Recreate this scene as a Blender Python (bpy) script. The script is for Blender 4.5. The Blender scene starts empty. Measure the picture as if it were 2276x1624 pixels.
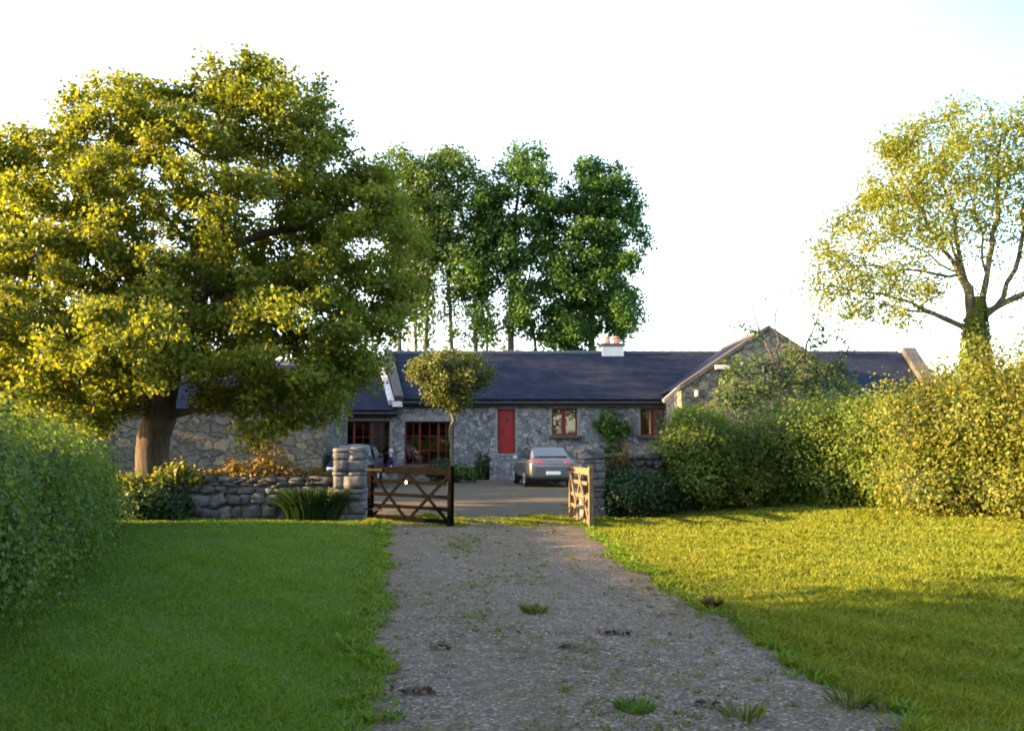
import bpy, math, random
import numpy as np
from mathutils import Vector, Matrix, Euler

R = np.random.default_rng(7)
random.seed(7)
sc = bpy.context.scene
COL = sc.collection
rad = math.radians

# ------------------------------------------------------------------ camera
FPX, CX, CY, HY, CH = 2053.0, 1138.0, 812.0, 985.0, 1.6
PITCH = math.atan((HY - CY) / FPX)
cd = bpy.data.cameras.new('camera')
cam = bpy.data.objects.new('camera', cd)
COL.objects.link(cam)
cam.location = (0, 0, CH)
cam.rotation_euler = (math.pi / 2 + PITCH, 0, 0)
cd.sensor_width = 36.0
cd.lens = 36.0 * FPX / 2276.0
cd.clip_end = 3000
cd.clip_start = 0.05
sc.camera = cam


def P(x, y, d):
    """a measured point of the photograph (2276 px wide) at depth d metres, in world metres"""
    a, b = (x - CX) / FPX, (CY - y) / FPX
    c, s = math.cos(PITCH), math.sin(PITCH)
    t = d / (c - b * s)
    return np.array((a * t, d, CH + t * (s + b * c)))


# ------------------------------------------------------------------ light
SUN_EL, SUN_AZ = 13.5, 266.0          # azimuth clockwise from +Y
w = bpy.data.worlds.new('World')
sc.world = w
w.use_nodes = True
nt = w.node_tree
bg = nt.nodes['Background']
sky = nt.nodes.new('ShaderNodeTexSky')
sky.sky_type = 'NISHITA'
sky.sun_disc = False
sky.sun_elevation = rad(SUN_EL)
sky.sun_rotation = rad(SUN_AZ)
sky.air_density = 1.0
sky.dust_density = 1.5
sky.ozone_density = 1.0
hs = nt.nodes.new('ShaderNodeHueSaturation')
# the sky is palest towards the sun and bluest up on the far side
tcw = nt.nodes.new('ShaderNodeTexCoord')
dt = nt.nodes.new('ShaderNodeVectorMath')
dt.operation = 'DOT_PRODUCT'
dt.inputs[1].default_value = Vector((0.75, 0.5, 0.43)).normalized()
nt.links.new(tcw.outputs['Generated'], dt.inputs[0])
mrw = nt.nodes.new('ShaderNodeMapRange')
mrw.interpolation_type = 'SMOOTHSTEP'
for k_, v_ in ((1, 0.74), (2, 1.0), (3, 0.72), (4, 1.5)):
    mrw.inputs[k_].default_value = v_
nt.links.new(dt.outputs['Value'], mrw.inputs[0])
nt.links.new(mrw.outputs[0], hs.inputs['Saturation'])
nt.links.new(sky.outputs[0], hs.inputs['Color'])
nt.links.new(hs.outputs[0], bg.inputs[0])
bg.inputs[1].default_value = 0.13
ld = bpy.data.lights.new('sun', 'SUN')
ld.energy = 5.0
ld.angle = rad(0.5)
ld.color = (1.0, 0.63, 0.25)
sun = bpy.data.objects.new('sun', ld)
COL.objects.link(sun)
ts = Vector((math.sin(rad(SUN_AZ)) * math.cos(rad(SUN_EL)), math.cos(rad(SUN_AZ)) * math.cos(rad(SUN_EL)), math.sin(rad(SUN_EL))))
sun.rotation_euler = (-ts).to_track_quat('-Z', 'Y').to_euler()
sun.location = (-30, -5, 30)

sc.view_settings.view_transform = 'Standard'
sc.view_settings.look = 'None'
sc.view_settings.exposure = 2.95
sc.view_settings.gamma = 1.0
sc.cycles.use_denoising = True
sc.cycles.max_bounces = 8
sc.cycles.transparent_max_bounces = 12
sc.cycles.filter_width = 1.8
sc.cycles.sample_clamp_indirect = 6.0


# ------------------------------------------------------------------ materials
def nodes_of(name):
    m = bpy.data.materials.new(name)
    m.use_nodes = True
    t = m.node_tree
    return m, t, t.nodes['Principled BSDF'], t.nodes['Material Output']


def N(t, typ, **kw):
    n = t.nodes.new(typ)
    for k, v in kw.items():
        if k in n.inputs.keys():
            n.inputs[k].default_value = v
        else:
            setattr(n, k, v)
    return n


def ramp(t, fac, stops):
    r = t.nodes.new('ShaderNodeValToRGB')
    el = r.color_ramp.elements
    while len(el) < len(stops):
        el.new(0.5)
    for e, (p, c) in zip(el, stops):
        e.position = p
        e.color = (*c, 1)
    t.links.new(fac, r.inputs[0])
    return r.outputs[0]


def mixc(t, fac, a, b, mode='MIX'):
    m = t.nodes.new('ShaderNodeMix')
    m.data_type = 'RGBA'
    m.blend_type = mode
    for i, v in ((0, fac), (6, a), (7, b)):
        if hasattr(v, 'is_linked'):
            t.links.new(v, m.inputs[i])
        elif i == 0:
            m.inputs[0].default_value = v
        else:
            m.inputs[i].default_value = (*v, 1)
    return m.outputs[2]


def bump(t, bs, h, strength, dist):
    b = N(t, 'ShaderNodeBump', Strength=strength, Distance=dist)
    t.links.new(h, b.inputs['Height'])
    t.links.new(b.outputs[0], bs.inputs['Normal'])
    return b


def plain(name, col, rough=0.6, metal=0.0, vary=0.15, scale=6.0, spec=0.4, coat=0.0, bumpy=0.0):
    m, t, bs, _ = nodes_of(name)
    co = N(t, 'ShaderNodeTexCoord')
    no = N(t, 'ShaderNodeTexNoise', Scale=scale, Detail=4.0)
    t.links.new(co.outputs['Object'], no.inputs['Vector'])
    d = tuple(c * (1 - vary) for c in col)
    e = tuple(min(1, c * (1 + vary)) for c in col)
    t.links.new(ramp(t, no.outputs[0], [(0.3, d), (0.7, e)]), bs.inputs['Base Color'])
    bs.inputs['Roughness'].default_value = rough
    bs.inputs['Metallic'].default_value = metal
    bs.inputs['Specular IOR Level'].default_value = spec
    bs.inputs['Coat Weight'].default_value = coat
    if bumpy:
        bump(t, bs, no.outputs[0], 0.6, bumpy)
    return m


def leafmat(name, cols, trans=0.42, tcol=None, big=0.35):
    """cols: dark .. light leaf colours picked per leaf; large soft noise shifts whole sprays"""
    m, t, bs, out = nodes_of(name)
    ge = N(t, 'ShaderNodeNewGeometry')
    co = N(t, 'ShaderNodeTexCoord')
    no = N(t, 'ShaderNodeTexNoise', Scale=0.9, Detail=3.0)
    t.links.new(co.outputs['Object'], no.inputs['Vector'])
    mth = N(t, 'ShaderNodeMix')
    mth.inputs[0].default_value = big
    t.links.new(ge.outputs['Random Per Island'], mth.inputs[2])
    t.links.new(no.outputs[0], mth.inputs[3])
    n = len(cols)
    c = ramp(t, mth.outputs[0], [(0.15 + 0.7 * i / max(1, n - 1), k) for i, k in enumerate(cols)])
    t.links.new(c, bs.inputs['Base Color'])
    bs.inputs['Roughness'].default_value = 0.55
    bs.inputs['Specular IOR Level'].default_value = 0.25
    tr = N(t, 'ShaderNodeBsdfTranslucent')
    tc = mixc(t, 1.0, c, tcol or (1.6, 1.5, 0.5), 'MULTIPLY')
    t.links.new(tc, tr.inputs[0])
    mx = N(t, 'ShaderNodeMixShader')
    mx.inputs[0].default_value = trans
    t.links.new(bs.outputs[0], mx.inputs[1])
    t.links.new(tr.outputs[0], mx.inputs[2])
    t.links.new(mx.outputs[0], out.inputs[0])
    return m


def stonewall(name, scale, cols, mortar, squash=1.7, edge=0.06, bstr=0.05, warp=0.35):
    m, t, bs, _ = nodes_of(name)
    co = N(t, 'ShaderNodeTexCoord')
    mp = N(t, 'ShaderNodeMapping')
    mp.inputs['Scale'].default_value = (1, 1, squash)
    no = N(t, 'ShaderNodeTexNoise', Scale=2.6, Detail=4.0, Roughness=0.6)
    t.links.new(co.outputs['Object'], mp.inputs[0])
    t.links.new(mp.outputs[0], no.inputs['Vector'])
    v = N(t, 'ShaderNodeMixRGB')
    v.blend_type = 'LINEAR_LIGHT'
    v.inputs[0].default_value = warp * 0.4
    t.links.new(mp.outputs[0], v.inputs[1])
    t.links.new(no.outputs['Color'], v.inputs[2])
    vo = N(t, 'ShaderNodeTexVoronoi', Scale=scale)
    ve = N(t, 'ShaderNodeTexVoronoi', Scale=scale)
    ve.feature = 'DISTANCE_TO_EDGE'
    t.links.new(v.outputs[0], vo.inputs['Vector'])
    t.links.new(v.outputs[0], ve.inputs['Vector'])
    sp = N(t, 'ShaderNodeSeparateColor')
    t.links.new(vo.outputs['Color'], sp.inputs[0])
    n = len(cols)
    c = ramp(t, sp.outputs[0], [(i / (n - 1), k) for i, k in enumerate(cols)])
    n2 = N(t, 'ShaderNodeTexNoise', Scale=9.0, Detail=6.0, Roughness=0.7)
    t.links.new(co.outputs['Object'], n2.inputs['Vector'])
    c = mixc(t, 0.75, c, ramp(t, n2.outputs[0], [(0.3, (0.45, 0.45, 0.45)), (0.7, (1.5, 1.5, 1.5))]), 'MULTIPLY')
    n3 = N(t, 'ShaderNodeTexNoise', Scale=3.1, Detail=5.0, Roughness=0.75)
    t.links.new(co.outputs['Object'], n3.inputs['Vector'])
    f = ramp(t, n3.outputs[0], [(0.56, (0, 0, 0)), (0.66, (1, 1, 1))])
    c = mixc(t, f, c, mixc(t, 0.6, c, (0.26, 0.27, 0.27)))
    mr = N(t, 'ShaderNodeMapRange')
    mr.inputs[1].default_value = 0.0
    mr.inputs[2].default_value = edge
    t.links.new(ve.outputs['Distance'], mr.inputs[0])
    c = mixc(t, mr.outputs[0], mortar, c)
    t.links.new(c, bs.inputs['Base Color'])
    bs.inputs['Roughness'].default_value = 0.9
    bs.inputs['Specular IOR Level'].default_value = 0.2
    mr2 = N(t, 'ShaderNodeMapRange')
    mr2.inputs[2].default_value = edge * 2.4
    t.links.new(ve.outputs['Distance'], mr2.inputs[0])
    ad = N(t, 'ShaderNodeMath', operation='MULTIPLY_ADD')
    ad.inputs[1].default_value = 0.35
    t.links.new(n2.outputs[0], ad.inputs[0])
    t.links.new(mr2.outputs[0], ad.inputs[2])
    bump(t, bs, ad.outputs[0], 0.9, bstr)
    return m


def blockmat(name, cols):
    """separately modelled stones: one tone per stone plus lichen and grain"""
    m, t, bs, _ = nodes_of(name)
    ge = N(t, 'ShaderNodeNewGeometry')
    co = N(t, 'ShaderNodeTexCoord')
    n = len(cols)
    c = ramp(t, ge.outputs['Random Per Island'], [(i / (n - 1), k) for i, k in enumerate(cols)])
    n2 = N(t, 'ShaderNodeTexNoise', Scale=11.0, Detail=7.0, Roughness=0.7)
    t.links.new(co.outputs['Object'], n2.inputs['Vector'])
    c = mixc(t, 0.8, c, ramp(t, n2.outputs[0], [(0.3, (0.4, 0.4, 0.42)), (0.7, (1.5, 1.5, 1.45))]), 'MULTIPLY')
    n3 = N(t, 'ShaderNodeTexNoise', Scale=5.0, Detail=6.0, Roughness=0.8)
    t.links.new(co.outputs['Object'], n3.inputs['Vector'])
    f = ramp(t, n3.outputs[0], [(0.6, (0, 0, 0)), (0.68, (1, 1, 1))])
    c = mixc(t, f, c, mixc(t, 0.55, c, (0.30, 0.30, 0.28)))
    t.links.new(c, bs.inputs['Base Color'])
    bs.inputs['Roughness'].default_value = 0.9
    bs.inputs['Specular IOR Level'].default_value = 0.2
    bump(t, bs, n2.outputs[0], 0.7, 0.03)
    return m


def slate(name, col):
    m, t, bs, _ = nodes_of(name)
    co = N(t, 'ShaderNodeTexCoord')
    br = N(t, 'ShaderNodeTexBrick', Scale=1.0)
    br.inputs['Color1'].default_value = (*[c * 0.8 for c in col], 1)
    br.inputs['Color2'].default_value = (*[c * 1.22 for c in col], 1)
    br.inputs['Mortar'].default_value = (*[c * 0.45 for c in col], 1)
    br.inputs['Mortar Size'].default_value = 0.008
    br.inputs['Brick Width'].default_value = 0.30
    br.inputs['Row Height'].default_value = 0.21
    br.inputs['Bias'].default_value = -0.1
    t.links.new(co.outputs['UV'], br.inputs['Vector'])
    no = N(t, 'ShaderNodeTexNoise', Scale=1.4, Detail=6.0, Roughness=0.65)
    t.links.new(co.outputs['UV'], no.inputs['Vector'])
    c = mixc(t, 0.7, br.outputs[0], ramp(t, no.outputs[0], [(0.3, (0.7, 0.7, 0.72)), (0.7, (1.3, 1.28, 1.25))]), 'MULTIPLY')
    t.links.new(c, bs.inputs['Base Color'])
    bs.inputs['Roughness'].default_value = 0.85
    bs.inputs['Specular IOR Level'].default_value = 0.12
    sp = N(t, 'ShaderNodeSeparateXYZ')
    t.links.new(co.outputs['UV'], sp.inputs[0])
    md = N(t, 'ShaderNodeMath', operation='MODULO')
    md.inputs[1].default_value = 0.21
    t.links.new(sp.outputs[1], md.inputs[0])
    mu = N(t, 'ShaderNodeMath', operation='MULTIPLY_ADD')
    mu.inputs[1].default_value = -2.0
    t.links.new(md.outputs[0], mu.inputs[0])
    t.links.new(br.outputs['Fac'], mu.inputs[2])
    bump(t, bs, mu.outputs[0], 0.5, 0.012)
    return m


def barkmat(name, a, b):
    m, t, bs, _ = nodes_of(name)
    co = N(t, 'ShaderNodeTexCoord')
    mp = N(t, 'ShaderNodeMapping')
    mp.inputs['Scale'].default_value = (1, 1, 0.22)
    no = N(t, 'ShaderNodeTexNoise', Scale=14.0, Detail=6.0, Roughness=0.7)
    t.links.new(co.outputs['Object'], mp.inputs[0])
    t.links.new(mp.outputs[0], no.inputs['Vector'])
    n2 = N(t, 'ShaderNodeTexNoise', Scale=1.6, Detail=4.0)
    t.links.new(co.outputs['Object'], n2.inputs['Vector'])
    c = ramp(t, no.outputs[0], [(0.35, a), (0.65, b)])
    c = mixc(t, 0.6, c, ramp(t, n2.outputs[0], [(0.3, (0.7, 0.72, 0.65)), (0.7, (1.25, 1.2, 1.1))]), 'MULTIPLY')
    t.links.new(c, bs.inputs['Base Color'])
    bs.inputs['Roughness'].default_value = 0.9
    bs.inputs['Specular IOR Level'].default_value = 0.15
    bump(t, bs, no.outputs[0], 0.9, 0.04)
    return m


def groundmat(name, cols, scale=0.5, fine=30.0, bstr=0.03):
    m, t, bs, _ = nodes_of(name)
    co = N(t, 'ShaderNodeTexCoord')
    a = N(t, 'ShaderNodeTexNoise', Scale=scale, Detail=5.0, Roughness=0.6)
    b = N(t, 'ShaderNodeTexNoise', Scale=fine, Detail=4.0, Roughness=0.7)
    t.links.new(co.outputs['Object'], a.inputs['Vector'])
    t.links.new(co.outputs['Object'], b.inputs['Vector'])
    n = len(cols)
    c = ramp(t, a.outputs[0], [(0.3 + 0.4 * i / (n - 1), k) for i, k in enumerate(cols)])
    c = mixc(t, 0.8, c, ramp(t, b.outputs[0], [(0.3, (0.5, 0.5, 0.5)), (0.7, (1.4, 1.4, 1.4))]), 'MULTIPLY')
    t.links.new(c, bs.inputs['Base Color'])
    bs.inputs['Roughness'].default_value = 0.95
    bs.inputs['Specular IOR Level'].default_value = 0.1
    bump(t, bs, b.outputs[0], 0.8, bstr)
    return m


def gravelmat(name, tint=(1, 1, 1), moss=0.5):
    m, t, bs, _ = nodes_of(name)
    co = N(t, 'ShaderNodeTexCoord')
    v = N(t, 'ShaderNodeTexVoronoi', Scale=52.0)
    t.links.new(co.outputs['Object'], v.inputs['Vector'])
    sp = N(t, 'ShaderNodeSeparateColor')
    t.links.new(v.outputs['Color'], sp.inputs[0])
    k = lambda c: tuple(a * b for a, b in zip(c, tint))
    c = ramp(t, sp.outputs[0], [(0, k((0.052, 0.040, 0.030))), (0.55, k((0.096, 0.077, 0.059))), (0.85, k((0.128, 0.105, 0.082))), (1, k((0.24, 0.21, 0.175)))])
    big = N(t, 'ShaderNodeTexNoise', Scale=0.55, Detail=6.0, Roughness=0.65)
    mp = N(t, 'ShaderNodeMapping')
    mp.inputs['Scale'].default_value = (1.5, 0.5, 1)
    t.links.new(co.outputs['Object'], mp.inputs[0])
    t.links.new(mp.outputs[0], big.inputs['Vector'])
    f = ramp(t, big.outputs[0], [(0.46, (0, 0, 0)), (0.62, (1, 1, 1))])
    c = mixc(t, mixc(t, 0.5, (0, 0, 0), f), c, k((0.088, 0.066, 0.045)))
    ms = N(t, 'ShaderNodeTexNoise', Scale=1.3, Detail=8.0, Roughness=0.72)
    t.links.new(co.outputs['Object'], ms.inputs['Vector'])
    f2 = ramp(t, ms.outputs[0], [(0.55, (0, 0, 0)), (0.68, (1, 1, 1))])
    c = mixc(t, mixc(t, moss, (0, 0, 0), f2), c, (0.075, 0.072, 0.020))
    mid = N(t, 'ShaderNodeTexNoise', Scale=7.0, Detail=5.0, Roughness=0.7)
    t.links.new(co.outputs['Object'], mid.inputs['Vector'])
    c = mixc(t, 0.8, c, ramp(t, mid.outputs[0], [(0.3, (0.6, 0.57, 0.54)), (0.7, (1.4, 1.4, 1.4))]), 'MULTIPLY')
    t.links.new(c, bs.inputs['Base Color'])
    bs.inputs['Roughness'].default_value = 0.92
    bs.inputs['Specular IOR Level'].default_value = 0.2
    bump(t, bs, v.outputs['Distance'], 0.9, 0.012)
    return m


def glassmat(name, tint=(0.45, 0.48, 0.44), refl=0.2):
    m, t, bs, out = nodes_of(name)
    t.nodes.remove(bs)
    tr = N(t, 'ShaderNodeBsdfTransparent')
    tr.inputs[0].default_value = (*tint, 1)
    gl = N(t, 'ShaderNodeBsdfGlossy')
    gl.inputs['Roughness'].default_value = 0.02
    co = N(t, 'ShaderNodeTexCoord')
    no = N(t, 'ShaderNodeTexNoise', Scale=1.2)
    t.links.new(co.outputs['Object'], no.inputs['Vector'])
    b = N(t, 'ShaderNodeBump', Strength=0.15, Distance=0.02)
    t.links.new(no.outputs[0], b.inputs['Height'])
    t.links.new(b.outputs[0], gl.inputs['Normal'])
    mx = N(t, 'ShaderNodeMixShader')
    mx.inputs[0].default_value = refl
    t.links.new(tr.outputs[0], mx.inputs[1])
    t.links.new(gl.outputs[0], mx.inputs[2])
    t.links.new(mx.outputs[0], out.inputs[0])
    return m


M = {}
M['house'] = stonewall('house_rubble_stone', 3.9, [(0.05, 0.062, 0.085), (0.17, 0.185, 0.205), (0.11, 0.125, 0.15), (0.25, 0.258, 0.265), (0.13, 0.145, 0.17), (0.30, 0.28, 0.24), (0.08, 0.095, 0.12), (0.21, 0.218, 0.225)], (0.15, 0.155, 0.16), 1.15, 0.035, 0.045, 0.9)
M['barn'] = stonewall('barn_rubble_stone', 2.0, [(0.075, 0.07, 0.06), (0.14, 0.13, 0.105), (0.10, 0.096, 0.085), (0.20, 0.18, 0.13), (0.12, 0.115, 0.105), (0.17, 0.165, 0.15)], (0.05, 0.047, 0.04), 1.5, 0.05, 0.05, 0.8)
M['quoin'] = plain('dressed_limestone', (0.17, 0.17, 0.165), 0.9, vary=0.35, scale=9, bumpy=0.01)
M['slate'] = slate('blue_roof_slate', (0.012, 0.017, 0.034))
M['ridge'] = plain('slate_ridge_tile', (0.06, 0.065, 0.08), 0.7, vary=0.25)
M['coping'] = plain('weathered_coping_stone', (0.062, 0.056, 0.051), 0.9, vary=0.35, scale=8, bumpy=0.015)
M['whitewash'] = plain('white_painted_render', (0.45, 0.46, 0.47), 0.8, vary=0.08, scale=5)
M['black'] = plain('black_painted_metal', (0.012, 0.012, 0.014), 0.4, vary=0.2)
M['red'] = plain('red_painted_wood', (0.24, 0.006, 0.009), 0.5, vary=0.15)
M['reddk'] = plain('dark_red_painted_wood', (0.11, 0.006, 0.008), 0.55, vary=0.2)
M['glass'] = glassmat('window_glass')
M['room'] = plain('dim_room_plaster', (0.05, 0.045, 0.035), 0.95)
M['curtain'] = plain('ochre_curtain_cloth', (0.22, 0.13, 0.035), 0.95, vary=0.3, scale=14)
M['net'] = plain('pale_curtain_cloth', (0.24, 0.23, 0.20), 0.95, vary=0.2, scale=14)
M['terracotta'] = plain('terracotta_clay', (0.42, 0.19, 0.12), 0.85, vary=0.25)
M['pillar'] = blockmat('pillar_stone', [(0.064, 0.068, 0.074), (0.100, 0.104, 0.108), (0.076, 0.080, 0.084), (0.144, 0.144, 0.140), (0.084, 0.088, 0.094), (0.116, 0.116, 0.112)])
M['garden'] = blockmat('garden_wall_stone', [(0.052, 0.052, 0.054), (0.084, 0.084, 0.088), (0.064, 0.066, 0.072), (0.120, 0.120, 0.120), (0.072, 0.072, 0.076), (0.096, 0.088, 0.080)])
M['mortar'] = plain('dark_earthy_mortar', (0.06, 0.055, 0.05), 0.95, vary=0.3, scale=12, bumpy=0.02)
M['gate'] = plain('shade_darkened_stained_timber', (0.0026, 0.0024, 0.0024), 0.95, vary=0.35, spec=0.02, scale=18, bumpy=0.003)  # left leaf: stain darkened further to stand for shade
M['gate_sunlit'] = plain('sun_lightened_stained_timber', (0.115, 0.083, 0.053), 0.9, vary=0.35, spec=0.1, scale=18, bumpy=0.003)  # right leaf: same timber lightened to stand for sunlight
M['iron'] = plain('dark_iron', (0.012, 0.012, 0.012), 0.9, 0.0, spec=0.1)
M['lit_speck'] = plain('pale_yellow_lit_speck', (0.75, 0.66, 0.35), 0.5)  # colour of the sunlit speck on the left gate
M['bark'] = barkmat('sycamore_bark', (0.034, 0.026, 0.02), (0.085, 0.068, 0.052))
M['bark2'] = barkmat('ash_bark', (0.05, 0.045, 0.035), (0.13, 0.115, 0.095))
M['stem'] = plain('woody_stem', (0.09, 0.065, 0.04), 0.9, vary=0.3)
M['core'] = plain('twigs_and_light_block', (0.018, 0.02, 0.010), 0.95, vary=0.5, scale=9)
M['syc'] = leafmat('sycamore_leaves', [(0.048, 0.076, 0.010), (0.074, 0.112, 0.014), (0.104, 0.142, 0.018), (0.150, 0.170, 0.024)], 0.5, (2.0, 1.6, 0.4))
M['ash'] = leafmat('tall_tree_leaves', [(0.026, 0.066, 0.016), (0.045, 0.098, 0.022), (0.07, 0.13, 0.028)], 0.45, (1.4, 1.6, 0.6))
M['ashpale'] = leafmat('tall_tree_pale_leaves', [(0.034, 0.068, 0.02), (0.055, 0.10, 0.028), (0.085, 0.13, 0.036)], 0.45, (1.4, 1.5, 0.6))
M['ivyt'] = leafmat('spring_leaves', [(0.080, 0.112, 0.018), (0.122, 0.152, 0.022), (0.165, 0.182, 0.03)], 0.5)
M['ivy'] = leafmat('ivy_leaves', [(0.05, 0.085, 0.014), (0.085, 0.125, 0.02), (0.12, 0.15, 0.025)], 0.4, (1.8, 1.5, 0.4))
M['copper'] = leafmat('copper_leaves', [(0.035, 0.02, 0.018), (0.06, 0.035, 0.025)], 0.35, (1.6, 0.9, 0.7))
M['hedge'] = leafmat('hedge_leaves', [(0.040, 0.076, 0.012), (0.070, 0.118, 0.016), (0.115, 0.160, 0.022)], 0.42)
M['hedge2'] = leafmat('hawthorn_leaves', [(0.035, 0.065, 0.010), (0.07, 0.105, 0.014), (0.13, 0.145, 0.02), (0.17, 0.16, 0.025)], 0.42, (1.9, 1.6, 0.4))
M['hedge3'] = leafmat('dark_hedge_leaves', [(0.03, 0.055, 0.012), (0.05, 0.085, 0.018), (0.085, 0.11, 0.02)], 0.4)
M['mixed'] = leafmat('mixed_hedge_leaves', [(0.034, 0.072, 0.012), (0.066, 0.112, 0.016), (0.115, 0.15, 0.022)], 0.45, (1.9, 1.6, 0.4))
M['golden'] = leafmat('golden_shoots', [(0.09, 0.09, 0.022), (0.15, 0.13, 0.03), (0.22, 0.18, 0.05)], 0.4)
M['shrub'] = leafmat('dark_shrub_leaves', [(0.012, 0.034, 0.012), (0.024, 0.052, 0.016), (0.036, 0.07, 0.022)], 0.3)
M['strap'] = leafmat('strap_leaves', [(0.008, 0.024, 0.007), (0.016, 0.036, 0.009), (0.024, 0.05, 0.012)], 0.3)
M['topiary'] = leafmat('standard_tree_leaves', [(0.028, 0.056, 0.015), (0.058, 0.084, 0.020), (0.13, 0.13, 0.04)], 0.42, (1.6, 1.5, 0.5))
M['orange'] = leafmat('sun_orange_leaves', [(0.075, 0.07, 0.018), (0.13, 0.09, 0.022), (0.17, 0.10, 0.035)], 0.45)  # orange sunlight on the wall climbers is put into the leaf colour
M['bright'] = leafmat('bright_green_leaves', [(0.04, 0.085, 0.018), (0.06, 0.12, 0.024), (0.09, 0.15, 0.03)], 0.4)
M['grass'] = leafmat('lawn_grass_blades', [(0.062, 0.126, 0.012), (0.096, 0.164, 0.015), (0.138, 0.192, 0.022)], 0.35, big=0.6)
M['grass2'] = leafmat('meadow_grass_blades', [(0.074, 0.118, 0.010), (0.112, 0.154, 0.014), (0.178, 0.188, 0.03)], 0.40, (2.0, 1.55, 0.4), big=0.6)
M['weed'] = leafmat('weed_leaves', [(0.05, 0.075, 0.016), (0.08, 0.11, 0.02), (0.13, 0.13, 0.035)], 0.35)
M['dead'] = leafmat('dead_leaves', [(0.03, 0.022, 0.016), (0.06, 0.035, 0.022), (0.09, 0.045, 0.03)], 0.15, (1, 0.8, 0.6))
M['dock'] = leafmat('reddish_dock_leaves', [(0.05, 0.022, 0.014), (0.075, 0.035, 0.02), (0.06, 0.06, 0.02)], 0.25, (1.2, 1.0, 0.6))
M['ground'] = groundmat('grassy_soil', [(0.030, 0.058, 0.014), (0.046, 0.080, 0.018), (0.065, 0.098, 0.022)])
M['gravel'] = gravelmat('drive_gravel', moss=0.8)
M['yard'] = gravelmat('courtyard_gravel', (0.8, 0.82, 0.74), 0.9)
M['pebble'] = blockmat('loose_pebbles', [(0.045, 0.035, 0.027), (0.08, 0.065, 0.05), (0.11, 0.09, 0.07), (0.065, 0.053, 0.042), (0.20, 0.178, 0.148)])


# ------------------------------------------------------------------ object helpers
ORG = {}


def link(o):
    COL.objects.link(o)
    return o


def tag(o, label=None, cat=None, group=None, kind=None):
    if label:
        o['label'] = label
    if cat:
        o['category'] = cat
    if group:
        o['group'] = group
    if kind:
        o['kind'] = kind
    return o


def thing(name, loc, label, cat, group=None, rz=0.0):
    o = link(bpy.data.objects.new(name, None))
    o.empty_display_size = 0.3
    o.location = loc
    o.rotation_euler = (0, 0, rz)
    ORG[o] = np.array(loc, float)
    return tag(o, label, cat, group)


def build(name, V, F, mat, parent=None, local=False, smooth=False, uv=None, base=None):
    """V in world metres (or in the thing's own metres when local)"""
    V = np.asarray(V, float).reshape(-1, 3)
    if parent is not None:
        org = np.zeros(3) if local else ORG[parent]
    else:
        org = np.zeros(3) if base is None else np.asarray(base, float)
    me = bpy.data.meshes.new(name)
    if isinstance(F, np.ndarray):
        k = F.shape[1]
        me.vertices.add(len(V))
        me.vertices.foreach_set('co', (V - org).astype(np.float32).ravel())
        me.loops.add(F.size)
        me.loops.foreach_set('vertex_index', F.astype(np.int32).ravel())
        me.polygons.add(len(F))
        me.polygons.foreach_set('loop_start', np.arange(0, F.size, k, dtype=np.int32))
        me.polygons.foreach_set('loop_total', np.full(len(F), k, dtype=np.int32))
        me.update(calc_edges=True)
    else:
        me.from_pydata((V - org).tolist(), [], [list(f) for f in F])
        me.update()
    if uv is not None:
        l = me.uv_layers.new(name='uv')
        vi = np.empty(len(me.loops), dtype=np.int32)
        me.loops.foreach_get('vertex_index', vi)
        l.data.foreach_set('uv', np.asarray(uv, np.float32)[vi].ravel())
    if smooth:
        me.polygons.foreach_set('use_smooth', np.ones(len(me.polygons), dtype=bool))
    me.materials.append(mat)
    o = link(bpy.data.objects.new(name, me))
    if parent is not None:
        o.parent = parent
        ORG[o] = org if not local else np.zeros(3)
    else:
        o.location = org
        ORG[o] = org
    return o


class MB:
    def __init__(s):
        s.v, s.f = [], []

    def add(s, V, F):
        n = len(s.v)
        s.v += [tuple(map(float, p)) for p in V]
        s.f += [tuple(int(i) + n for i in f) for f in F]
        return s

    def box(s, x0, x1, y0, y1, z0, z1):
        V = [(x, y, z) for z in (z0, z1) for y in (y0, y1) for x in (x0, x1)]
        return s.add(V, [(0, 2, 3, 1), (4, 5, 7, 6), (0, 1, 5, 4), (2, 6, 7, 3), (0, 4, 6, 2), (1, 3, 7, 5)])

    def bar(s, a, b, w, t, up=(0, 0, 1)):
        a, b = np.array(a, float), np.array(b, float)
        d = (b - a) / np.linalg.norm(b - a)
        u = np.array(up, float)
        if abs(d @ u) > 0.95:
            u = np.array((0, 1.0, 0))
        r = np.cross(d, u)
        r /= np.linalg.norm(r)
        u = np.cross(r, d)
        V = [p + sx * r * t / 2 + sz * u * w / 2 for p in (a, b) for sx, sz in ((-1, -1), (1, -1), (1, 1), (-1, 1))]
        return s.add(V, [(0, 1, 2, 3), (7, 6, 5, 4), (0, 4, 5, 1), (1, 5, 6, 2), (2, 6, 7, 3), (3, 7, 4, 0)])

    def tube(s, pts, rs, k=10, cap=True):
        V, F = tube_arrays(pts, rs, k)
        s.add(V, F)
        if cap:
            n = len(s.v) - len(V)
            s.f.append(tuple(n + i for i in range(k))[::-1])
            s.f.append(tuple(n + len(V) - k + i for i in range(k)))
        return s

    def go(s, name, mat, parent=None, **kw):
        o = build(name, s.v, s.f, mat, parent, **kw)
        return o


def bevel(o, w=0.01, seg=2):
    b = o.modifiers.new('bevel', 'BEVEL')
    b.width = w
    b.segments = seg
    b.limit_method = 'ANGLE'
    return o


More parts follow.
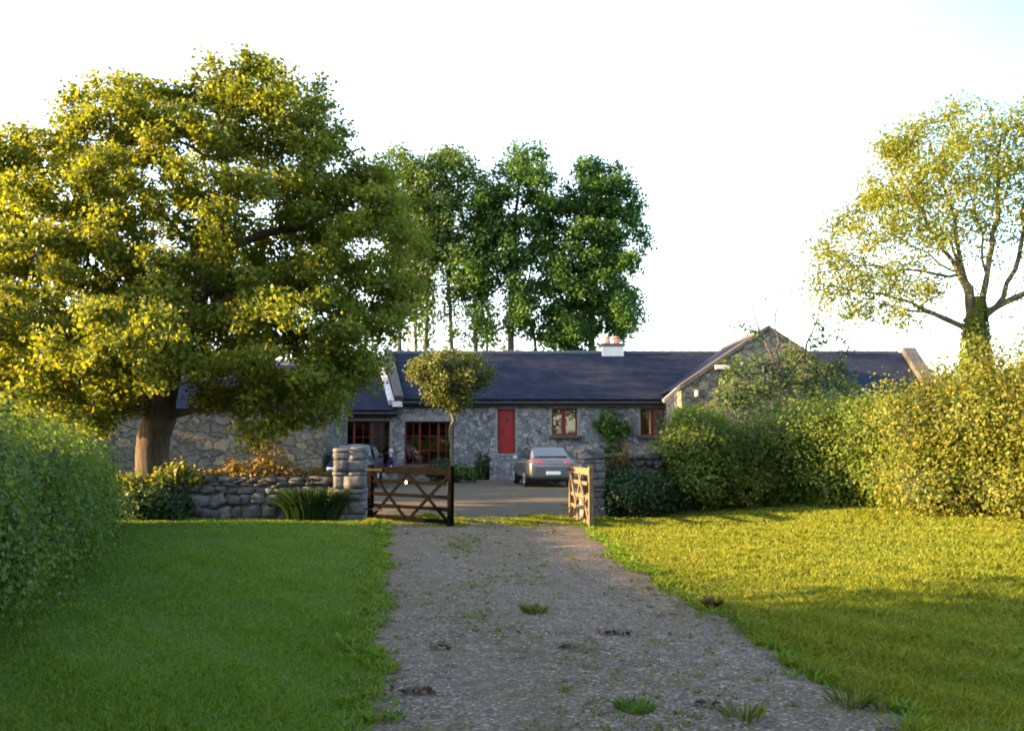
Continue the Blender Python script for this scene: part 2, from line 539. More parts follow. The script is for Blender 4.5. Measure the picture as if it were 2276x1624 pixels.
def tube_arrays(pts, rs, k):
    pts = np.asarray(pts, float)
    n = len(pts)
    T = np.gradient(pts, axis=0)
    T /= np.linalg.norm(T, axis=1)[:, None] + 1e-9
    u = np.cross(T[0], (0.31, 0.77, 0.55))
    u /= np.linalg.norm(u) + 1e-9
    ang = np.arange(k) * 2 * math.pi / k
    V = []
    for i in range(n):
        u = u - T[i] * (u @ T[i])
        u /= np.linalg.norm(u) + 1e-9
        v = np.cross(T[i], u)
        V.append(pts[i] + rs[i] * (np.cos(ang)[:, None] * u + np.sin(ang)[:, None] * v))
    F = []
    for i in range(n - 1):
        for j in range(k):
            F.append((i * k + j, i * k + (j + 1) % k, (i + 1) * k + (j + 1) % k, (i + 1) * k + j))
    return np.concatenate(V), F


def copy_tree(o, parent=None):
    c = link(o.copy())
    c.parent = parent
    for ch in list(o.children):
        copy_tree(ch, c)
    return c


# ------------------------------------------------------------------ foliage helpers
def unit(a):
    return a / (np.linalg.norm(a, axis=1)[:, None] + 1e-9)


def leaf_mesh(pos, size, nrm, rng, aspect=0.75, fold=0.18):
    n = len(pos)
    nrm = unit(nrm)
    a = unit(np.cross(nrm, rng.normal(size=(n, 3))))
    b = np.cross(nrm, a)
    s = size[:, None]
    tip = pos + a * s * 0.55 - nrm * s * 0.12
    bas = pos - a * s * 0.45 - nrm * s * 0.05
    l = pos + b * s * aspect * 0.5 + nrm * s * fold * 0.4 - a * s * 0.05
    r = pos - b * s * aspect * 0.5 + nrm * s * fold * 0.4 - a * s * 0.05
    V = np.stack([bas, r, tip, l], axis=1).reshape(-1, 3)
    F = np.arange(4 * n).reshape(-1, 4)
    return V, F


def ball(rng, n):
    d = unit(rng.normal(size=(n, 3)))
    return d


def sample_blobs(rng, blobs, n, lo=0.6, hi=1.0):
    """points in the outer shells of a union of ellipsoids"""
    B = np.array(blobs, float)
    vol = (B[:, 3] * B[:, 4] * B[:, 5]) ** (2 / 3)
    i = rng.choice(len(B), n, p=vol / vol.sum())
    rr = (lo ** 3 + (hi ** 3 - lo ** 3) * rng.random(n)) ** (1 / 3)
    return B[i, :3] + ball(rng, n) * B[i, 3:] * rr[:, None], i


def grow(rng, att, nodes, par, step=0.4, kill=0.7, infl=5.0, iters=140, grav=0.0):
    nodes = [np.array(p, float) for p in nodes]
    par = list(par)
    att = np.array(att, float)
    Nn = np.array(nodes)
    d = np.linalg.norm(att[:, None] - Nn[None], axis=2)
    best, who = d.min(1), d.argmin(1)
    alive = np.ones(len(att), bool)
    for it in range(iters):
        use = alive & (best < infl)
        if not use.any():
            use = alive
            if not use.any():
                break
        idx = np.where(use)[0]
        dirs = unit(att[idx] - Nn[who[idx]])
        acc = {}
        for j, dv in zip(who[idx], dirs):
            acc[j] = acc.get(j, 0) + dv
        new, np_ = [], []
        for j, v in acc.items():
            v = v / (np.linalg.norm(v) + 1e-9) + rng.normal(0, 0.16, 3) + np.array((0, 0, grav))
            v /= np.linalg.norm(v) + 1e-9
            q = Nn[j] + v * step
            new.append(q)
            np_.append(int(j))
        if not new:
            break
        k0 = len(Nn)
        new = np.array(new)
        Nn = np.concatenate([Nn, new])
        par += np_
        d = np.linalg.norm(att[:, None] - new[None], axis=2)
        m, a = d.min(1), d.argmin(1)
        up = m < best
        best[up] = m[up]
        who[up] = a[up] + k0
        alive &= best > kill
        if len(Nn) > 9000:
            break
    return Nn, np.array(par)


def limb_mesh(Nn, par, R0, r0, fixed=None):
    n = len(Nn)
    ch = [[] for _ in range(n)]
    for i in range(1, n):
        ch[par[i]].append(i)
    tips = sum(1 for c in ch if not c)
    e = max(1.6, math.log(max(tips, 2)) / math.log(R0 / r0))
    area = np.zeros(n)
    order = list(range(n))
    for i in range(n - 1, -1, -1):
        if not ch[i]:
            area[i] = r0 ** e
        if i:
            area[par[i]] += area[i]
    r = area ** (1 / e)
    mb_v, mb_f, off = [], [], 0
    started = [0]
    while started:
        s = started.pop()
        chain = [s] if s == 0 else [par[s], s]
        c = s
        while ch[c]:
            k = max(ch[c], key=lambda q: r[q])
            for q in ch[c]:
                if q != k:
                    started.append(q)
            chain.append(k)
            c = k
        if len(chain) < 2:
            continue
        pts = Nn[chain]
        rs = r[chain].copy()
        if s:
            rs[0] = min(rs[0], rs[1] * 1.15)
        big = rs.max()
        k = 14 if big > 0.25 else 8 if big > 0.07 else 5 if big > 0.03 else 3
        V, F = tube_arrays(pts, rs, k)
        mb_v.append(V)
        mb_f += [tuple(x + off for x in f) for f in F]
        off += len(V)
    return np.concatenate(mb_v), np.array(mb_f), r, [i for i in range(n) if not ch[i]]


def make_tree(name, label, cat, base, trunk, blobs, mats, seed, n_att=900, n_leaf=20000, leaf=0.16, R0=0.4, r0=0.012,
              step=0.4, kill=0.65, spread=0.38, flat=0.55, group=None, lo=0.5, infl=5.0, twig=0.035, ivy=None, dens=None, outw=0.5):
    """trunk: polylines in world metres, the first starts at the base; crown blobs are ellipsoids"""
    rng = np.random.default_rng(seed)
    root = thing(name, base, label, cat, group)
    att, _ = sample_blobs(rng, blobs, n_att, lo)
    att = att[att[:, 2] > 0.9]
    nodes, par = [], []
    for li, line in enumerate(trunk):
        line = np.asarray(line, float)
        seg = []
        for a, b in zip(line[:-1], line[1:]):
            k = max(1, int(np.linalg.norm(b - a) / step))
            seg += [a + (b - a) * t / k for t in range(k)]
        seg.append(line[-1])
        for j, p in enumerate(seg):
            if j == 0 and li > 0:
                near = int(np.argmin(np.linalg.norm(np.array(nodes) - p, axis=1)))
                last = near
                continue
            nodes.append(p + (rng.normal(0, 0.025, 3) if j > 1 else 0))
            par.append(0 if len(nodes) == 1 else last if (j > 0) else 0)
            last = len(nodes) - 1
    Nn, par = grow(rng, att, nodes, par, step, kill, infl)
    V, F, r, tips = limb_mesh(Nn, par, R0, r0)
    # flare at the foot
    z0 = base[2]
    fl = np.clip(1 - (V[:, 2] - z0) / 1.0, 0, 1) ** 2 * 0.35
    V[:, :2] += (V[:, :2] - np.asarray(base)[:2]) * fl[:, None]
    build('trunk', V, F, mats[0], root, smooth=True)
    src = np.where(r < twig)[0]
    src = src[Nn[src, 2] > z0 + 0.8]
    wgt = np.ones(len(src))
    if dens is not None:
        wgt = np.array([dens(p) for p in Nn[src]])
    i = rng.choice(src, n_leaf, p=wgt / wgt.sum())
    off = ball(rng, n_leaf) * (rng.random((n_leaf, 1)) ** 0.7) * spread * 1.95
    off[:, 2] *= flat
    pos = Nn[i] + off
    cen = np.average(Nn[src], axis=0)
    nr = unit(pos - cen) * outw + np.array((0, 0, 0.35)) + rng.normal(0, 0.65, (n_leaf, 3))
    size = leaf * rng.uniform(0.65, 1.3, n_leaf)
    LV, LF = leaf_mesh(pos, size, nr, rng)
    build('crown', LV, LF, mats[1], root)
    if ivy is not None:
        line, rr, n, sz = ivy
        line = np.asarray(line, float)
        t = rng.random(n) * (len(line) - 1)
        k = np.minimum(t.astype(int), len(line) - 2)
        c = line[k] + (line[k + 1] - line[k]) * (t - k)[:, None]
        rad_ = np.interp(t, range(len(rr)), rr)
        ang = rng.random(n) * 6.283
        d = np.stack([np.cos(ang), np.sin(ang), np.zeros(n)], 1)
        pos = c + d * (rad_ * rng.uniform(0.75, 1.25, n))[:, None]
        LV, LF = leaf_mesh(pos, sz * rng.uniform(0.6, 1.3, n), d + rng.normal(0, 0.4, (n, 3)) + np.array((0, 0, 0.3)), rng)
        build('ivy', LV, LF, M['ivy'], root)
    return root


ICO = None


def ico():
    global ICO
    if ICO is None:
        import bmesh
        bm = bmesh.new()
        bmesh.ops.create_icosphere(bm, subdivisions=2, radius=1)
        bm.verts.ensure_lookup_table()
        ICO = (np.array([v.co[:] for v in bm.verts]), np.array([[v.index for v in f.verts] for f in bm.faces]))
        bm.free()
    return ICO


def make_bush(name, label, cat, base, blobs, mat, seed, n_leaf, leaf, group=None, core=0.72, jitter=0.12, stems_and_core=True, lo=0.8, hi=1.12,
              sprigs=0, sprig_len=0.5, aspect=0.7, part='foliage', floor=0.02, sun_up=0.4, clump=0.0, wl=0.42):
    rng = np.random.default_rng(seed)
    root = thing(name, base, label, cat, group)
    B = np.array(blobs, float)
    pos, i = sample_blobs(rng, blobs, int(n_leaf * (1.7 + 1.6 * clump)), lo, hi)
    # drop what lies deep inside another blob
    keep = np.ones(len(pos), bool)
    for b in B:
        q = ((pos - b[:3]) / b[3:])
        keep &= (q ** 2).sum(1) > (lo * 0.92) ** 2
    keep &= pos[:, 2] > floor + base[2]
    if clump:
        ph = rng.random((7, 3)) * 6.283
        kv = unit(rng.normal(size=(7, 3))) * (6.283 / wl) * rng.uniform(0.6, 1.6, (7, 1))
        fld = sum(np.sin(pos @ kv[q] + ph[q, 0]) for q in range(7)) / 2.6
        keep &= fld > -0.9 + clump * 1.2 * rng.random(len(pos))
    pos, i = pos[keep][:n_leaf], i[keep][:n_leaf]
    nr = unit((pos - B[i, :3]) / B[i, 3:])
    lump = np.sin(pos[:, 0] * 7.1 + pos[:, 2] * 5.3) + np.sin(pos[:, 1] * 6.3 - pos[:, 2] * 8.1 + pos[:, 0] * 3) + np.sin(pos[:, 0] * 2.7 - pos[:, 1] * 3.1 + pos[:, 2] * 2.2)
    pos = pos + nr * (lump * 0.5 * jitter)[:, None] + rng.normal(0, jitter * 0.5, pos.shape)
    pos[:, 2] = np.maximum(pos[:, 2], base[2] + floor)
    P_, NR, SZ = [pos], [nr + np.array((0, 0, sun_up)) + rng.normal(0, 0.55, pos.shape)], [leaf * rng.uniform(0.6, 1.35, len(pos))]
    sv, sf, off = [], [], 0
    if sprigs:
        sp, si = sample_blobs(rng, blobs, sprigs * 3, 0.98, 1.0)
        up = sp[:, 2] > base[2] + 0.55 * (B[:, 2].max() - base[2])
        sp, si = sp[up][:sprigs], si[up][:sprigs]
        for p, k in zip(sp, si):
            d = unit(((p - B[k, :3]) / B[k, 3:])[None])[0] * 0.7 + np.array((0, 0, 0.8)) + rng.normal(0, 0.3, 3)
            d /= np.linalg.norm(d)
            L = sprig_len * rng.uniform(0.4, 1.2)
            pts = np.array([p - d * 0.15, p + d * L * 0.5 + rng.normal(0, 0.03, 3), p + d * L])
            V, F = tube_arrays(pts, [0.007, 0.005, 0.002], 3)
            sv.append(V)
            sf += [tuple(x + off for x in f) for f in F]
            off += len(V)
            n = max(4, int(L / leaf * 2.2))
            t = rng.random(n)
            q = p + d * L * t[:, None] + rng.normal(0, leaf * 0.5, (n, 3))
            P_.append(q)
            NR.append(rng.normal(0, 0.6, (n, 3)) + np.array((0, 0, 0.5)))
            SZ.append(leaf * rng.uniform(0.5, 1.2, n))
    LV, LF = leaf_mesh(np.concatenate(P_), np.concatenate(SZ), np.concatenate(NR), rng, aspect)
    build(part, LV, LF, mat, root)
    if core:  # solid dark core added inside to stop light passing through the leaves
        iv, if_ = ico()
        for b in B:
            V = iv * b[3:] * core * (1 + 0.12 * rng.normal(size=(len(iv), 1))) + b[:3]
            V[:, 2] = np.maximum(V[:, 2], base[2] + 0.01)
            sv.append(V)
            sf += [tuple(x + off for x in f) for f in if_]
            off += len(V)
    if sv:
        build('stems_and_core', np.concatenate(sv), sf, M['core'] if core else M['stem'], root)
    return root


def path_blobs(path, step, fn):
    path = np.asarray(path, float)
    out = []
    for a, b in zip(path[:-1], path[1:]):
        k = max(1, int(np.linalg.norm(b - a) / step))
        for t in range(k):
            out += fn(a + (b - a) * t / k)
    out += fn(path[-1])
    return out


# ================================================================== SETTING
def smooth01(t):
    t = np.clip(t, 0, 1)
    return t * t * (3 - 2 * t)


def height(x, y):
    """the lawn right of the drive rises gently towards the hedge"""
    x, y = np.asarray(x, float), np.asarray(y, float)
    a = smooth01((x - 2.4) / 6.5) * smooth01((y - 6) / 6) * smooth01((30 - y) / 6)
    return 0.28 * a


LE = np.array([(-3, -0.25), (2, -0.5), (5.17, -0.81), (7.9, -1.19), (11.9, -1.67), (16.8, -2.3), (19.3, -2.75), (20.6, -2.85)])
RE = np.array([(-3, 2.7), (2, 2.5), (5.17, 2.22), (7.9, 1.98), (11.9, 1.56), (16.8, 1.42), (19.3, 1.3), (20.6, 1.3)])


def wob(y, ph):
    return 0.06 * np.sin(y * 2.1 + ph) + 0.05 * np.sin(y * 4.7 + 2 * ph) + 0.03 * np.sin(y * 11.3 + ph * 3)


def xl(y):
    return np.interp(y, LE[:, 0], LE[:, 1]) + wob(y, 0.7)


def xr(y):
    return np.interp(y, RE[:, 0], RE[:, 1]) + wob(y, 2.9)


def sheet(name, xs, ys, zf, mat, kind='structure'):
    X, Y = np.meshgrid(xs, ys)
    V = np.stack([X, Y, zf(X, Y)], -1).reshape(-1, 3)
    nx, ny = len(xs), len(ys)
    i = np.arange((ny - 1) * (nx - 1))
    r, c = i // (nx - 1), i % (nx - 1)
    a = r * nx + c
    F = np.stack([a, a + 1, a + nx + 1, a + nx], 1)
    return tag(build(name, V, F, mat, smooth=True), kind=kind)


gx = np.concatenate([[-900, -300, -120, -60, -30], np.arange(-18, 18.01, 0.5), [30, 60, 120, 300, 900]])
gy = np.concatenate([[-300, -60, -20], np.arange(-4, 46.01, 0.5), [60, 100, 200, 500, 1500]])
sheet('ground', gx, gy, height, M['ground'])

ys = np.arange(-3, 20.45, 0.12)
u = np.linspace(0, 1, 17)
V = []
for y in ys:
    a, b = xl(y) + R.normal(0, 0.02), xr(y) + R.normal(0, 0.02)
    for q in u:
        z = 0.006 + 0.035 * (1 - (2 * q - 1) ** 8) * (1 if 0 < q < 1 else 0)
        z += -0.018 * math.exp(-((q - 0.27) / 0.1) ** 2) - 0.018 * math.exp(-((q - 0.73) / 0.1) ** 2)
        V.append((a + (b - a) * q, y, z + (R.normal(0, 0.002) if 0 < q < 1 else 0)))
n = len(u)
F = np.array([(r * n + c, r * n + c + 1, (r + 1) * n + c + 1, (r + 1) * n + c) for r in range(len(ys) - 1) for c in range(n - 1)])
tag(build('gravel_drive', V, F, M['gravel'], smooth=True), kind='structure')
sheet('courtyard', np.arange(-15, 8.01, 0.5), np.arange(20.5, 42.6, 0.5), lambda x, y: 0.012 + 0.006 * np.sin(x * 2.3) * np.sin(y * 1.7), M['yard'])


# ---------------- grass
def blades(name, x0, x1, y0, y1, dmax, d0, h0, h1, mat, seed, ok, wmul=1.0):
    rng = np.random.default_rng(seed)
    nband = 24
    out = []
    yy = np.geomspace(y0, y1, nband + 1)
    for a, b in zip(yy[:-1], yy[1:]):
        d = dmax * min(1, (d0 / a) ** 1.7)
        cnt = int(d * (b - a) * (x1 - x0))
        p = np.stack([rng.uniform(x0, x1, cnt), rng.uniform(a, b, cnt)], 1)
        out.append(p)
    p = np.concatenate(out)
    p = p[np.abs(p[:, 0]) < 0.60 * p[:, 1] + 1.2]
    p = p[ok(p[:, 0], p[:, 1])]
    n_ = len(p)
    pos = np.stack([p[:, 0], p[:, 1], height(p[:, 0], p[:, 1])], 1)
    patch = 0.75 + 0.35 * np.sin(p[:, 0] * 1.7 + np.sin(p[:, 1] * 0.9)) * np.sin(p[:, 1] * 1.3 + 0.7) + 0.2 * np.sin(p[:, 0] * 6 + p[:, 1] * 5)
    h = rng.uniform(h0, h1, n_) * np.clip(patch, 0.45, 1.4)
    wd = (0.0045 + 0.0008 * p[:, 1]) * rng.uniform(0.7, 1.4, n_) * wmul
    ang = rng.random(n_) * 6.283
    side = np.stack([np.cos(ang), np.sin(ang), np.zeros(n_)], 1)
    lean = np.stack([rng.normal(0, 0.45, n_), rng.normal(0, 0.45, n_), np.ones(n_)], 1)
    mid = pos + lean * (h * 0.55)[:, None] * np.array((0.6, 0.6, 1))
    tip = pos + lean * h[:, None] * np.array((1.2, 1.2, 0.95))
    V = np.stack([pos - side * wd[:, None] / 2, pos + side * wd[:, None] / 2, mid + side * wd[:, None] * 0.4, tip, mid - side * wd[:, None] * 0.4], 1).reshape(-1, 3)
    k = np.arange(n_) * 5
    F = np.stack([k, k + 1, k + 2, k + 3, k + 4], 1)
    return tag(build(name, V, F, mat), kind='stuff')


HL = np.array([(-2, -4.2), (3, -4.0), (6.6, -4.0), (9.5, -4.75), (13.4, -6.0), (17.8, -7.5), (20, -8.3)])     # face of the left hedge
hedge_face = lambda y: np.interp(y, HL[:, 0], HL[:, 1])
blades('lawn_grass', -10, -0.3, 4.2, 20.0, 4200, 6.0, 0.022, 0.05, M['grass'], 11,
       lambda x, y: (x < xl(y) - 0.02 + 0.06 * np.sin(y * 9)) & (x > hedge_face(y) - 0.5))
blades('meadow_grass', 1.0, 12, 4.2, 24.0, 4600, 6.0, 0.04, 0.10, M['grass2'], 12,
       lambda x, y: (x > xr(y) + 0.02 + 0.06 * np.sin(y * 8 + 1)), 1.1)
blades('threshold_grass', -3.0, 1.6, 17.7, 20.4, 11000, 6.0, 0.05, 0.14, M['grass2'], 13,
       lambda x, y: (np.abs(y - 19.1) < 0.95 + 0.35 * np.sin(x * 3.1)) & (np.sin(x * 5.3 + y * 2.1) + np.sin(x * 2.2 - y * 6.7) + np.sin(y * 11 + x) > -0.6))


# ---------------- loose gravel and weeds on the drive
def pebbles(name, cnt, y0, y1, s0, s1, seed):
    rng = np.random.default_rng(seed)
    y = y0 * (y1 / y0) ** rng.random(cnt)
    q = rng.random(cnt)
    x = xl(y) + (xr(y) - xl(y)) * q
    s = rng.uniform(s0, s1, cnt) * rng.choice([1, 1, 1, 1.6], cnt)
    z = 0.002 + 0.035 * (1 - (2 * q - 1) ** 8) - 0.018 * np.exp(-((q - 0.27) / 0.1) ** 2) - 0.018 * np.exp(-((q - 0.73) / 0.1) ** 2)
    c = np.stack([x, y, z], 1)
    d = np.array([(1, 0, 0), (-1, 0, 0), (0, 1, 0), (0, -1, 0), (0, 0, 0.7), (0, 0, -0.7)], float)
    a = rng.random(cnt) * 6.283
    ca, sa = np.cos(a), np.sin(a)
    D = np.repeat(d[None], cnt, 0) * rng.uniform(0.6, 1.25, (cnt, 6, 1))
    D = np.stack([D[..., 0] * ca[:, None] - D[..., 1] * sa[:, None], D[..., 0] * sa[:, None] + D[..., 1] * ca[:, None], D[..., 2]], -1)
    V = (c[:, None] + D * s[:, None, None]).reshape(-1, 3)
    t = np.array([(0, 2, 4), (2, 1, 4), (1, 3, 4), (3, 0, 4), (2, 0, 5), (1, 2, 5), (3, 1, 5), (0, 3, 5)])
    F = (t[None] + (np.arange(cnt) * 6)[:, None, None]).reshape(-1, 3)
    return tag(build(name, V, F, M['pebble']), kind='stuff')


pebbles('loose_gravel', 34000, 4.6, 19, 0.005, 0.0125, 21)


def tuft_arrays(rng, c, n, r, h, wid):
    """a small rosette of blades"""
    ang = rng.random(n) * 6.283
    rr = r * np.sqrt(rng.random(n))
    pos = np.asarray(c) + np.stack([np.cos(ang) * rr, np.sin(ang) * rr, np.zeros(n)], 1)
    out = np.stack([np.cos(ang), np.sin(ang), np.zeros(n)], 1)
    hh = h * rng.uniform(0.5, 1.2, n)
    lean = out * rng.uniform(0.1, 0.9, n)[:, None] + np.array((0, 0, 1))
    sd = np.stack([-np.sin(ang), np.cos(ang), np.zeros(n)], 1) + rng.normal(0, 0.3, (n, 3))
    w2 = wid * rng.uniform(0.6, 1.3, n)
    mid = pos + lean * hh[:, None] * 0.55
    tip = pos + lean * hh[:, None] * np.array((1.25, 1.25, 0.85))
    V = np.stack([pos - sd * w2[:, None] / 4, pos + sd * w2[:, None] / 4, mid + sd * w2[:, None] / 2, tip, mid - sd * w2[:, None] / 2], 1).reshape(-1, 3)
    F = np.arange(5 * n).reshape(-1, 5)
    return V, F


rng = np.random.default_rng(31)
VV, FF, off = [], [], 0
for k in range(3300):
    y = 4.7 * (20.4 / 4.7) ** rng.random()
    g = rng.random()
    if g < 0.40:
        q = rng.normal(0.40, 0.085)
    elif g < 0.60:
        q = rng.choice([rng.uniform(-0.03, 0.06), rng.uniform(0.9, 1.03)])
    elif g < 0.72:
        y = rng.uniform(17.4, 20.5)
        q = rng.random()
    else:
        q = rng.random()
    x = xl(y) + (xr(y) - xl(y)) * q
    if math.sin(x * 2.3 + 1.1 * math.sin(y * 0.8)) * math.sin(y * 1.15 + 0.6) < rng.normal(0.0, 0.35) and y < 17.4:
        continue
    V, F = tuft_arrays(rng, (x, y, 0.034), int(rng.integers(5, 12)), rng.uniform(0.02, 0.09), rng.uniform(0.008, 0.034), 0.008 + 0.0008 * y)
    VV.append(V)
    FF.append(F + off)
    off += len(V)
tag(build('creeping_weeds', np.concatenate(VV), np.concatenate(FF), M['weed']), kind='stuff')
# ragged lawn edge hanging over the gravel
VV, FF, off = [], [], 0
for k in range(900):
    y = rng.uniform(4.8, 19.5)
    x = xl(y) + rng.normal(-0.02, 0.06) if rng.random() < 0.55 else xr(y) + rng.normal(0.03, 0.06)
    V, F = tuft_arrays(rng, (x, y, 0.01), int(rng.integers(9, 18)), rng.uniform(0.03, 0.09), rng.uniform(0.03, 0.085), 0.008 + 0.001 * y)
    VV.append(V)
    FF.append(F + off)
    off += len(V)
tag(build('verge_grass', np.concatenate(VV), np.concatenate(FF), M['grass']), kind='stuff')


def ground_at(px, py):
    return np.array((*P(px, py, CH * FPX / (py - HY) * 1.0)[:2], 0.034))


def weed(px, py, r, h, mat, label, n=60, name='weed_tuft', cat='weed', wid=0.02):
    c = ground_at(px, py)
    V, F = tuft_arrays(np.random.default_rng(int(px)), c, n, r * 0.8, h * 0.75, wid * 0.7)
    o = build(name, V, F, mat, base=c)
    return tag(o, label, cat, 'weeds growing in the drive')


weed(1412, 1572, 0.13, 0.085, M['bright'], 'largest fresh green grass tuft in the gravel at the front of the drive', 130)
weed(1186, 1362, 0.13, 0.13, M['weed'], 'green weed tuft with dark base in the middle strip of the drive', 110)
weed(1585, 1350, 0.06, 0.14, M['dock'], 'reddish dock weed standing at the right grass edge of the drive', 60, wid=0.035)
weed(1655, 1590, 0.13, 0.14, M['weed'], 'thin weed sprig near the bottom right of the gravel', 50)
weed(1890, 1560, 0.14, 0.15, M['weed'], 'yellow green weed at the right verge near the bottom of the drive', 60)
weed(880, 1590, 0.07, 0.06, M['bright'], 'tiny green weed near the left verge at the bottom of the drive', 40)
for px, py, r, n_, lab in [(925, 1536, 0.10, 70, 'dark clump of dead leaves near the left verge at the front of the drive'),
                           (1365, 1408, 0.10, 60, 'dark dead leaf clump on the right half of the drive below the reddish dock'),
                           (1575, 1565, 0.06, 30, 'small dark leaf litter heap on the front right of the drive'),
                           (1260, 1440, 0.08, 30, 'thin scatter of dead leaves in the middle of the drive'),
                           (980, 1440, 0.07, 26, 'thin scatter of dead leaves on the left wheel track'),
                           (1920, 1568, 0.06, 24, 'rusty red dead leaf heap at the right verge of the drive')]:
    c = ground_at(px, py)
    rg = np.random.default_rng(px)
    r, n_ = r * 0.72, int(n_ * 0.7)
    pos = c + rg.normal(0, 1, (n_, 3)) * np.array((r, r * 0.5, 0.006)) + np.array((0, 0, 0.026))
    V, F = leaf_mesh(pos, rg.uniform(0.03, 0.06, n_), rg.normal(0, 0.5, (n_, 3)) + np.array((0, 0, 1)), rg)
    tag(build('leaf_litter', V, F, M['dead'] if px != 1920 else M['dock'], base=c), lab, 'dead leaves', 'dead leaf clumps on the drive')

# ================================================================== STONE WALLS, PILLARS
def stone_template():
    g = np.linspace(-1, 1, 4)
    vs, fs, idx = [], [], {}
    def vid(p):
        k = tuple(np.round(p, 4))
        if k not in idx:
            idx[k] = len(vs)
            vs.append(p)
        return idx[k]
    for ax in range(3):
        for sgn in (-1, 1):
            for i in range(3):
                for j in range(3):
                    q = []
                    for a, b in ((i, j), (i + 1, j), (i + 1, j + 1), (i, j + 1)):
                        p = [0, 0, 0]
                        p[ax] = sgn
                        p[(ax + 1) % 3] = g[a]
                        p[(ax + 2) % 3] = g[b]
                        q.append(vid(np.array(p, float)))
                    fs.append(q if sgn > 0 else q[::-1])
    return np.array(vs), np.array(fs)


TV, TF = stone_template()


def stones(rng, centers, half, roundness=0.22, rough=0.10, rot=0.05):
    V, F = [], []
    for i, (c, h) in enumerate(zip(centers, half)):
        v = TV.copy()
        l = np.linalg.norm(v, axis=1)[:, None]
        v = v * (1 - roundness) + v / l * roundness * 1.25
        v *= 1 + rng.normal(0, rough, (len(v), 1))
        v += rng.normal(0, rough * 0.6, v.shape)
        v = v * np.asarray(h)
        a = rng.normal(0, rot)
        m = np.array(((math.cos(a), 0, -math.sin(a)), (0, 1, 0), (math.sin(a), 0, math.cos(a))))
        V.append(v @ m.T + c)
        F.append(TF + i * len(TV))
    return np.concatenate(V), np.concatenate(F)


def courses(rng, L, Hh, hc, wc, gap=0.02):
    """irregular courses filling a rectangle L x Hh: (centre along, centre up, half length, half height)"""
    out = []
    z = 0.0
    while z < Hh - 0.03:
        ch = min(rng.uniform(*hc), Hh - z)
        x = -rng.uniform(0, 0.1)
        while x < L:
            wd = rng.uniform(*wc)
            a, b = max(0, x), min(L, x + wd)
            if b - a > 0.05:
                out.append(((a + b) / 2, z + ch / 2 + rng.normal(0, 0.008), (b - a - gap) / 2, (ch - gap) / 2 * rng.uniform(0.86, 1.0)))
            x += wd
        z += ch
    return out


def garden_wall(name, label, a, b, Hh, thick, seed, hc=(0.13, 0.27), wc=(0.17, 0.46), cope=True):
    rng = np.random.default_rng(seed)
    a, b = np.array(a, float), np.array(b, float)
    L = np.linalg.norm(b - a)
    d = (b - a) / L
    nrm = np.array((d[1], -d[0], 0))            # towards the camera
    root = thing(name, tuple(a), label, 'wall')
    ct, hf = [], []
    for x, z, hl, hh in courses(rng, L, Hh, hc, wc, 0.012):
        ct.append((x + rng.normal(0, 0.015), -rng.uniform(-0.01, 0.05), min(z + rng.normal(0, 0.022), Hh - hh * 0.8)))
        hf.append((hl * rng.uniform(0.9, 1.12), thick * 0.5 * rng.uniform(0.88, 1.08), hh * rng.uniform(0.85, 1.2)))
    V, F = stones(rng, ct, hf, 0.24, 0.115, 0.14)
    if cope:
        ct, hf, x = [], [], 0.0
        while x < L:
            wd = rng.uniform(0.16, 0.5)
            ct.append((x + wd / 2, 0, Hh + 0.03))
            hf.append((wd / 2 - 0.01, thick * 0.56, rng.uniform(0.035, 0.075)))
            x += wd
        V2, F2 = stones(rng, ct, hf, 0.25, 0.1, 0.06)
        F = np.concatenate([F, F2 + len(V)])
        V = np.concatenate([V, V2])
    Mx = np.stack([d, -nrm, np.array((0, 0, 1.0))])
    build('stonework', a + V @ Mx, F, M['garden'], root)
    m = MB()
    m.box(0.03, L - 0.03, -thick * 0.40, thick * 0.40, 0, Hh - 0.02)
    build('mortar_core', a + np.array(m.v) @ Mx, m.f, M['mortar'], root)
    return root


garden_wall('garden_wall', 'low dry grey stone garden wall with plants on top left of the left gate pillar', (-9.4, 20.25, 0), (-3.86, 20.05, 0), 0.80, 0.42, 41)
garden_wall('garden_wall', 'taller shaded stone garden wall right of the right gate pillar', (1.98, 20.7, 0), (5.0, 21.9, 0), 1.28, 0.42, 42, (0.1, 0.22), (0.15, 0.38))


